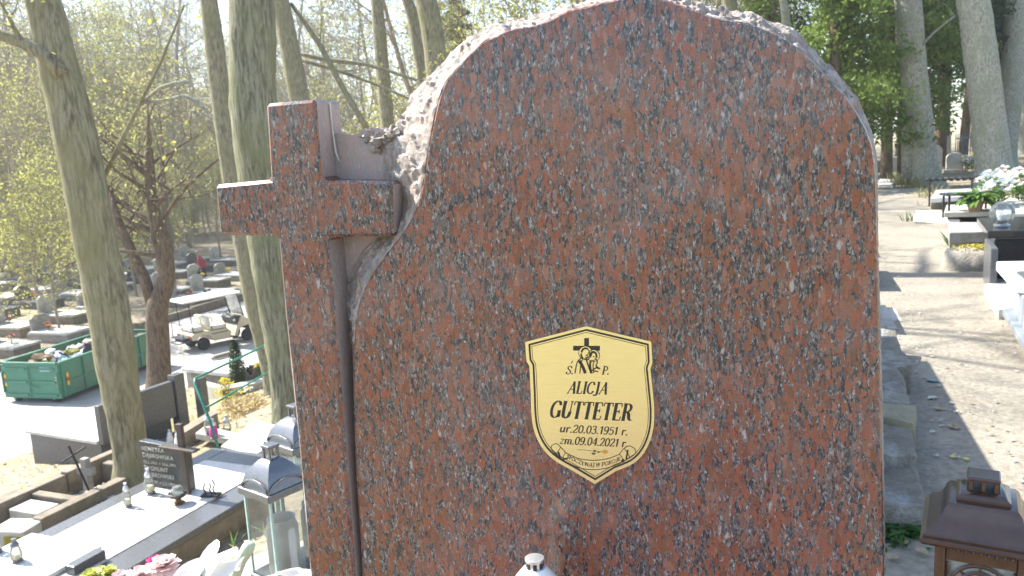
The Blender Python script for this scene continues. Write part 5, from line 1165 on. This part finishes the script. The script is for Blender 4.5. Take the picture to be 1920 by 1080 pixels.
# small monuments and iron fence further back
for k, (px, py, w, h, lab, arch_) in enumerate(((1752, 322, .5, 1.0, 'small round-topped pale headstone behind the twin trunk', True), (1772, 318, .4, 1.3, 'pale stone stele with a slanting top beyond the twin trunk', False), (1790, 322, .55, .7, 'low pale headstone beside the slanting branch', True))):
    p = ground(px, py); g = thing('headstone', lab, 'headstone', p, -.35); prof = ([(-w/2, 0), (w/2, 0), (w/2, h*.75)] + [(w/2*math.cos(a), h*.75+h*.25*math.sin(a)) for a in np.linspace(.3, 2.84, 7)] + [(-w/2, h*.75)]) if arch_ else [(-w/2, 0), (w/2, 0), (w*.42, h), (-w*.2, h*.92)]
    obj('stone', MB().prism([(x, 0, z) for x, z in prof], (0, .16, 0)), CONC_PALE, g, bevel=.015); obj('plinth', MB().box((0, .08, .03), (w*1.3, .4, .14)), CONC, g, bevel=.01)
f0, f1 = ground(1790, 318), ground(1842, 316); fe = thing('iron_fence', 'dark blue iron grave fence beyond the heaped flowers', 'fence', f0); n_ = 13
BLUEI = flat('blue_black_iron', (.04, .07, .10), .5)
for z in (.3, 1.15): obj('rail', MB().tube([f0+Vector((0, 0, z)), f1+Vector((0, 0, z))], .022, 6), BLUEI, fe, world=True)
for k in range(n_+1): q = f0.lerp(f1, k/n_); obj('bar', MB().tube([q-Vector((0, 0, .1)), q+Vector((0, 0, 1.25)), q+Vector((0, 0, 1.36))], [.016, .016, .002], 6), BLUEI, fe, world=True)
for k, (px, py) in enumerate(((1812, 322), (1826, 320))): bouquet(['white flower bunch at the foot of the iron fence', 'white and yellow bunch next to the iron fence corner'][k], ground(px, py), [[WHITEF], [WHITEF, YELLOWF]][k], 10, .4, .5, 90+k, fr=.16, petals=9)
ew = thing('end_wall', 'low concrete wall closing the end of the sandy path', 'wall', ground(1670, 322)); e0, e1 = ground(1630, 326), ground(1702, 324)
for k in range(4): a, b_ = e0.lerp(e1, k/4+.01), e0.lerp(e1, (k+1)/4); obj('wall_block', MB().prism([a-Vector((0, 0, .1)), b_-Vector((0, 0, .1)), b_+Vector((.1, .35, -.1)), a+Vector((.1, .35, -.1))], (0, 0, .62 if k != 2 else .7)), CONC, ew, world=True, bevel=.02)
ws = pthing('grave', 'flat white grave slab at the end of the sandy path', 'grave', 1660, 342); pxprism(ws, 'slab', [(1646, 346), (1674, 347), (1676, 336), (1650, 335)], .10, .3, TERRAZZO)
# dropped leaves and petals on the path
YL = leafm('yellow_leaf', (.62, .52, .10), (.72, .64, .2), .2); DL = leafm('dead_leaf', (.32, .24, .14), (.45, .37, .25), .2)
for k, (px, py, w, m_, lab) in enumerate(((1790, 858, .035, YL, 'yellow petal lying on the path near the brown lantern'), (1813, 861, .035, YL, 'rounder yellow petal beside the other on the path'), (1748, 716, .07, flat('green_scrap', (.16, .30, .26)), 'blue-green scrap lying on the path by the wall'), (1746, 748, .06, CONC_PALE, 'white paper scrap on the path by the wall'), (1786, 802, .07, DL, 'pale dead leaf lying on the sandy path'), (1760, 770, .05, DL, 'curled dead leaf beside the path wall'))):
    p = onz(px, py, .03); lm = MB(); leafblade(lm, (-w/2, 0, .006), (1, .2, .12), w, w*.8, bend=-.3, fold=.3); lm.poly([(-w/2-.004, 0, .004), (-w/2-w*.3, .002, .003), (-w/2-w*.3, .005, .003)]); o = tag(obj('fallen_leaf', lm, m_), lab, 'leaf'); o.location = on_ground(p, .027); o.rotation_euler = (0, 0, k*1.1)
lit = MB(); rng = random.Random(55)
for k in range(500):
    u, v = rng.choice([rng.uniform(-2.6, -.55), rng.uniform(-1.0, -.6)]), rng.uniform(1.6, 13); p = uv(u, v); w = rng.uniform(.006, .02); z = zg(p.x, p.y)+.026; a = rng.random()*6.283
    lit.poly([(p.x+w*math.cos(a+q), p.y+w*.6*math.sin(a+q), z+rng.uniform(0, .012)) for q in (0, 1.6, 3.1, 4.6)], k % 3)
kind(obj('leaf_litter', lit, [DL, CONC_PALE, CONC_PALE]), 'stuff')
gr = MB(); rng = random.Random(56)
for k in range(2600):
    u = rng.choice([rng.uniform(-3.4, -2.2), rng.uniform(2.0, 5), rng.uniform(8, 16.5), rng.uniform(10, 16)]); v = rng.uniform(3, 22); p = uv(u, v); z = zg(p.x, p.y)
    if noise.noise((p.x*.7, p.y*.7, 1)) < .05: continue
    for _ in range(3): leafblade(gr, (p.x+rng.gauss(0, .05), p.y+rng.gauss(0, .05), z-.01), (rng.gauss(0, .4), rng.gauss(0, .4), 1), rng.uniform(.05, .16), .012, k % 2, bend=-.8, n=2)
kind(obj('grass', gr, [LEAF_Y2, LEAF_G]), 'stuff')
lit = MB(); rng = random.Random(57)
for k in range(9000):
    u = rng.choice([rng.uniform(2.0, 5), rng.uniform(7.5, 16.6)]); v = rng.uniform(2, 22); p = uv(u, v); w = rng.uniform(.015, .05); z = zg(p.x, p.y)+.01; a = rng.random()*6.283
    lit.poly([(p.x+w*math.cos(a+q), p.y+w*.6*math.sin(a+q), z+rng.uniform(0, .03)) for q in (0, 1.6, 3.1, 4.6)], k % 3)
kind(obj('fallen_leaves', lit, [DL, CONC_PALE, CONC_BROWN]), 'stuff')

rng = random.Random(58); iv = MB()
for k in range(150):
    p = onz(rng.gauss(1692, 24), rng.gauss(985, 14), .05); a = rng.random()*6.283; leafblade(iv, (p.x, p.y, zg(p.x, p.y)+rng.uniform(.0, .06)), (math.cos(a), math.sin(a), .5), rng.uniform(.03, .09), .022, bend=-.9, n=3)
o = thing('ground_plant', 'low dark green weed at the foot of the path wall', 'plant', on_ground(onz(1692, 985, .05))); obj('leaves', iv, leafm('dark_weed', (.03, .09, .02), (.08, .17, .04)), o, world=True)
for k, (px, py, w) in enumerate(((1672, 1000, .075), (1688, 1018, .07), (1700, 965, .05), (1728, 1040, .05), (1676, 1050, .05))):
    lm = MB(); leafblade(lm, (-w/2, 0, .012), (1, .1, .2), w, w*.8, bend=-.5, fold=.5); lm.poly([(-w/2-.004, 0, .01), (-w/2-w*.3, .002, .006), (-w/2-w*.3, .005, .006)]); o = tag(obj('fallen_leaf', lm, DL), 'brown dead leaf on the soil between headstone and ornate lantern', 'leaf', 'dead leaves between headstone and lantern'); o.location = on_ground(onz(px, py, .03), .03); o.rotation_euler = (0, 0, k*1.7)
# ------------------------------------------------------------------ lanterns and flowers next to the headstone
NB = thing('grave', 'pale grave slab of the neighbouring plot behind the carved cross', 'grave', onz(560, 1040, .4), 0)
pxprism(NB, 'slab', [(400, 1120), (470, 1042), (600, 985), (760, 960), (760, 1120)], .41, .06, TERRAZZO); pxprism(NB, 'base', [(420, 1124), (480, 1052), (600, 995), (760, 970), (760, 1124)], .347, .9, CONC_BROWN)
def sq(s, z): return [(-s, -s, z), (s, -s, z), (s, s, z), (-s, s, z)]
def glass_lantern(label, loc, rz, s=.075, h=.21, cut=.08):
    """four-sided metal lantern: tray, corner posts, panes, bellied roof with a chimney and a ring"""
    o = thing('glass_lantern', label, 'lantern', loc, rz)
    obj('tray', MB().box((0, 0, .012), (2*s+.012, 2*s+.012, .024)), BLACKM, o, bevel=.003)
    for x in (-1, 1):
        for y in (-1, 1): obj('corner_post', MB().box((x*(s-.002), y*(s-.002), .024+h/2), (.006, .006, h)), pm('glass_edge', (.45, .62, .55), None, 9, .2, bump=0), o)
    for k in range(4):
        r = Matrix.Rotation(k*math.pi/2, 3, 'Z'); obj('pane', MB().poly([r @ Vector(p) for p in ((-s+.006, -s, .025), (s-.006, -s, .025), (s-.006, -s, .024+h), (-s+.006, -s, .024+h))]), GLASS, o)
    z0 = .026+h; rf = obj('roof', MB().box((0, 0, z0+.010), (2*s+.022, 2*s+.022, .02)), BLACKM, o, bevel=.003)
    rows = []
    for r_, z in ((s+.004, 0.0205), (s-.001, .036), (s*.88, .054), (s*.66, .072), (s*.44, .085), (s*.30, .091)):
        rows.append(sq(r_, z0+z))
    mb = MB(); [mb.grid([[rows[i][k], rows[i][(k+1) % 4]] for i in range(6)]) for k in range(4)]; mb.poly(rows[-1]); obj('roof_hood', mb, BLACKM, rf, smooth=50)
    for k in range(4):
        r = Matrix.Rotation(k*math.pi/2, 3, 'Z'); obj('roof_arch', MB().tube([r @ Vector((s*.95*math.cos(a), -s-.004-.0*a, z0+.022+.026*math.sin(a))) for a in np.linspace(0, math.pi, 11)], .003, 5), BLACKM, rf)
    zc = z0+.091
    for x in (-1, 1):
        for y in (-1, 1): obj('chimney_post', MB().box((x*s*.22, y*s*.22, zc+.014), (.006, .006, .028)), BLACKM, rf)
    obj('chimney_cap', MB().prism(sq(s*.32, zc+.028), (0, 0, .008)), BLACKM, rf, bevel=.002)
    return o
lp = CP + ray(528, 1042)*2.14; lp.z = .412
GLn = glass_lantern('black hooded glass lantern with a large jar candle beside the carved cross', lp, math.radians(-38), .056, .222)
cd = thing('jar_candle', 'cream wax candle in a wide glass jar inside the hooded lantern', 'candle', lp + Vector((.012, -.01, .026)))
obj('jar', MB().lathe([(.041, 0), (.042, .01), (.042, .125), (.036, .138), (.037, .15), (.034, .15), (.033, .138), (.039, .124)], k=28), leafm('frosted_jar', (.86, .86, .82), (.9, .9, .88), .5), cd, smooth=50); obj('wax', MB().lathe([(.0405, .004), (.0405, .055), (.001, .052)], k=24), WAX, cd, smooth=50); obj('wick', MB().tube([(0, 0, .05), (.002, 0, .068)], .0015, 5), INK, cd)
lp2 = CP + ray(578, 1000)*2.5; lp2.z = .412
glass_lantern('second black hooded lantern with rope handle half hidden behind the cross', lp2, math.radians(-40), .065, .22)
rp = thing('rope_bow', 'twisted straw rope bow tied over the second hooded lantern', 'rope', CP + ray(543, 812)*2.42)
ropep = [CP + ray(x, y)*2.42 for x, y in ((520, 830), (532, 815), (545, 800), (556, 792), (568, 790))]; obj('rope', MB().tube(catmull([tuple(p) for p in ropep], .004), .007, 7, wob=.5), flat('straw_rope', (.50, .42, .28), .9), rp, smooth=True, world=True)

BRN = pm('dark_bronze_plastic', (.085, .05, .034), (.045, .028, .02), 9, .2, .25, bump=.05, spec=.8); BRN2 = pm('copper_brown_plastic', (.115, .062, .034), (.06, .034, .02), 9, .35, .15, bump=.1)
ap = CP + ray(1845, 890)*1.16; rz_ = math.radians(-30)
BL = thing('ornate_lantern', 'brown ornate grave lantern with stepped roof on the plinth beside the headstone', 'lantern', (ap.x, ap.y, HZ+.002), rz_)
Hh = ap.z-(HZ+.002)            # total height
ze = Hh-.082                     # eave height
prof = [(.074, ze-.006), (.077, ze-.002), (.077, ze+.003), (.073, ze+.005), (.074, ze+.009), (.070, ze+.011), (.067, ze+.016), (.056, ze+.024), (.050, ze+.034), (.047, ze+.044), (.042, ze+.050), (.034, ze+.052), (.034, ze+.056), (.031, ze+.058), (.026, ze+.0615), (.021, ze+.0625)]
mb = MB(); [mb.grid([[sq(r_, z)[k], sq(r_, z)[(k+1) % 4]] for r_, z in prof]) for k in range(4)]; mb.poly(sq(.074, ze-.006)[::-1]); rf = obj('roof', mb, BRN, BL, smooth=28)
mb = MB().poly(sq(.021, ze+.0625)); obj('chimney_floor', mb, INK, rf)
for k in range(4):
    r = Matrix.Rotation(k*math.pi/2, 3, 'Z')
    for x in (-.016, 0, .016): obj('chimney_bar', MB().box(r @ Vector((x, -.0165, ze+.0700)), (.005, .003, .016), r), BRN2, rf)
obj('chimney_cap', MB().prism(sq(.021, ze+.0775), (0, 0, .006)), BRN, rf, bevel=.002)
obj('base', MB().prism(sq(.070, 0), (0, 0, .018)), BRN, BL, bevel=.004); obj('base_step', MB().prism(sq(.063, .0185), (0, 0, .012)), BRN, BL, bevel=.003)
bz0, bz1 = .031, ze-.007; s = .058
for k in range(4):
    r = Matrix.Rotation(k*math.pi/2, 3, 'Z')
    obj('corner_pillar', MB().prism([r @ Vector(p) for p in ((-s, -s, bz0), (-s+.014, -s, bz0), (-s+.014, -s+.014, bz0), (-s, -s+.014, bz0))], (0, 0, bz1-bz0)), BRN2, BL, bevel=.003)
    fr_ = obj('side_panel', MB().prism([r @ Vector(p) for p in ((-s+.015, -s+.004, bz1-.026), (s-.015, -s+.004, bz1-.026), (s-.015, -s+.012, bz1-.026), (-s+.015, -s+.012, bz1-.026))], (0, 0, .026)), BRN2, BL)
    for q in range(9): obj('bead', MB().ball(r @ Vector((-s+.02+q*.0095, -s+.003, bz1-.008)), .0034, 6), BRN, fr_)
    obj('pane', MB().poly([r @ Vector(p) for p in ((-s+.015, -s+.010, bz0), (s-.015, -s+.010, bz0), (s-.015, -s+.010, bz1-.027), (-s+.015, -s+.010, bz1-.027))]), glassm('smoked_pane', (.42, .45, .42), .1, .5), BL)
    cz = bz1-.027-.040
    for rr in (.038, .027): obj('tracery_ring', MB().tube([r @ Vector((rr*math.cos(a), -s+.007, cz+rr*math.sin(a))) for a in np.linspace(0, 2*math.pi, 25)], .0028, 5, cap=False), BRN2, fr_)
    for a in np.linspace(0, math.pi, 5)[:-1]: obj('tracery_bar', MB().tube([r @ Vector((.038*math.cos(a), -s+.008, cz+.038*math.sin(a))), r @ Vector((-.038*math.cos(a), -s+.008, cz-.038*math.sin(a)))], .002, 4), BRN2, fr_)
    for x in (-s+.0165, s-.0165): obj('beaded_strip', MB().tube([r @ Vector((x+.0012*math.sin(i*1.5), -s+.005, bz0+(bz1-.03-bz0)*i/40)) for i in range(41)], [.0024+.0008*math.sin(i*1.5) for i in range(41)], 5), BRN, fr_)
# ledge under it, part of the same plinth
lg = MB().prism([(ap.x+dx, ap.y+dy, .30) for dx, dy in [(Matrix.Rotation(-YAW, 3, 'Z') @ Vector(q)).to_tuple()[:2] for q in ((-.085, -.16, 0), (.14, -.16, 0), (.14, .14, 0), (-.085, .14, 0))]], (0, 0, HZ-.30))
obj('side_plinth', lg, CONC_PALE, grave, world=True, bevel=.006)

# white candle with silver cap in front of the stone
cp_ = SP(1004, 1200, -.13); ctop = SP(1002, 1047, -.13)
CN = thing('grave_candle', 'white grave candle with round slotted silver cap in front of the headstone', 'candle', (ctop.x, ctop.y, .4215))
H_ = ctop.z-.4215
obj('jar', MB().lathe([(.045, 0), (.05, .02), (.05, H_-.13), (.042, H_-.09), (.040, H_-.075)], k=28), WHITE, CN, smooth=40); obj('shoulder', MB().lathe([(.044, H_-.075), (.046, H_-.066), (.043, H_-.055), (.030, H_-.030), (.0165, H_-.0135)], k=28), PALEP, CN, smooth=40)
cap_ = obj('cap', MB().lathe([(.013, H_-.0135), (.013, H_-.003), (.0145, H_-.003), (.0145, H_+.001), (.013, H_+.0015), (.001, H_+.0015)], k=28), SILVER, CN, smooth=40)
for k in range(8): a = k*math.pi/4; obj('slot', MB().box((.0132*math.cos(a), .0132*math.sin(a), H_-.0085), (.0015, .0055, .008), Matrix.Rotation(a, 3, 'Z')), INK, cap_)

# bouquet at the foot of the neighbouring plot
FB = CP + ray(320, 1180)*1.62
FB.z = max(.1, FB.z-.35)
fa = thing('flower_arrangement', 'grave bouquet of pink, lime and white artificial flowers below the cross', 'flowers', (FB.x, FB.y, FB.z))
def head(px, py, d, r, m_, seed, petals=40):
    c = CP + ray(px, py)*d; mb = MB(); bloom(mb, c, r, seed, petals=petals); obj('flower', mb, m_, fa, world=True); return c
stems = MB()
for k, (px, py, d, r, m_) in enumerate(((306, 1064, 1.55, .034, PINK), (290, 1054, 1.6, .018, HOTPINK), (262, 1084, 1.55, .030, PINK), (226, 1088, 1.6, .026, PINK), (170, 1084, 1.62, .026, LIMEF), (203, 1078, 1.66, .024, LIMEF), (188, 1074, 1.72, .02, LIMEF), (350, 1098, 1.5, .035, PINK))):
    c = head(px, py, d, r, m_, k*7+1); stems.tube([c, c.lerp(FB, .5)+Vector((0, 0, -.02)), FB], .004, 5)
for k, (pts, w, m_) in enumerate(((((350, 1110), (372, 1062), (405, 1036), (436, 1044)), .10, WHITEF), (((395, 1100), (420, 1062), (438, 1050), (446, 1070)), .07, WHITEF), (((382, 1060), (396, 1030), (405, 1012)), .035, leafm('grey_green_leaf', (.36, .42, .32), (.62, .66, .56), .3)), (((350, 1095), (362, 1072), (368, 1058)), .045, leafm('slate_leaf', (.16, .22, .20), (.30, .36, .33), .3)), (((600, 1100), (560, 1075), (520, 1072)), .05, WHITEF), (((480, 1120), (500, 1080), (560, 1068)), .06, WHITEF))):
    P = [CP + ray(x, y)*(1.5+.02*i) for i, (x, y) in enumerate(pts)]; P = [Vector(q) for q in catmull([tuple(p) for p in P], .008)]; n_ = len(P); A_, B_, C_ = [], [], []
    sd = (CM @ Vector((1, .3, 0))).normalized()
    for i, p in enumerate(P):
        q = w*.5*math.sin(math.pi*min(.985, .1+.9*i/(n_-1)))**.7; A_.append(p-sd*q); B_.append(p + Vector((0, .25*q, -.2*q))); C_.append(p+sd*q)
    obj('petal' if m_ is WHITEF else 'leaf', MB().grid([A_, B_, C_]), m_, fa, world=True, smooth=True)
P = [CP + ray(x, y)*1.6 for x, y in ((430, 1120), (440, 1082), (452, 1050), (466, 1026), (470, 1018))]; stems.tube(P, [.011, .011, .012, .013, .010], 10); stems.tube([P[0], FB], .008, 6)
obj('stems', stems, flat('pale_green_stem', (.42, .50, .36), .5), fa, world=True, smooth=True)
pot = MB().lathe([(.07, -.30), (.10, -.02), (.115, 0), (.11, .02), (.09, 0)], (FB.x, FB.y, FB.z)); obj('pot', pot, CONC, fa, world=True, smooth=40)
gp_ = zg(FB.x, FB.y); obj('stand', MB().lathe([(.10, gp_-.1), (.09, gp_+.1), (.05, gp_+.2), (.05, FB.z-.4), (.08, FB.z-.302)], (FB.x, FB.y, 0)), CONC, fa, world=True, smooth=40)

# ------------------------------------------------------------------ thin haze added over the scene, standing in for veiling glare
hz = MB().box((10, 118, 19.5), (600, 540, 52)); hm = bpy.data.materials.new('glare_haze'); hm.use_nodes = True; t = hm.node_tree
t.nodes.remove(t.nodes['Principled BSDF']); pv_ = N(t, 'VolumePrincipled', {'Color': (.93, .96, 1, 1), 'Density': .0009, 'Anisotropy': .35}); t.links.new(pv_.outputs[0], t.nodes['Material Output'].inputs['Volume'])
kind(obj('haze', hz, hm), 'stuff')
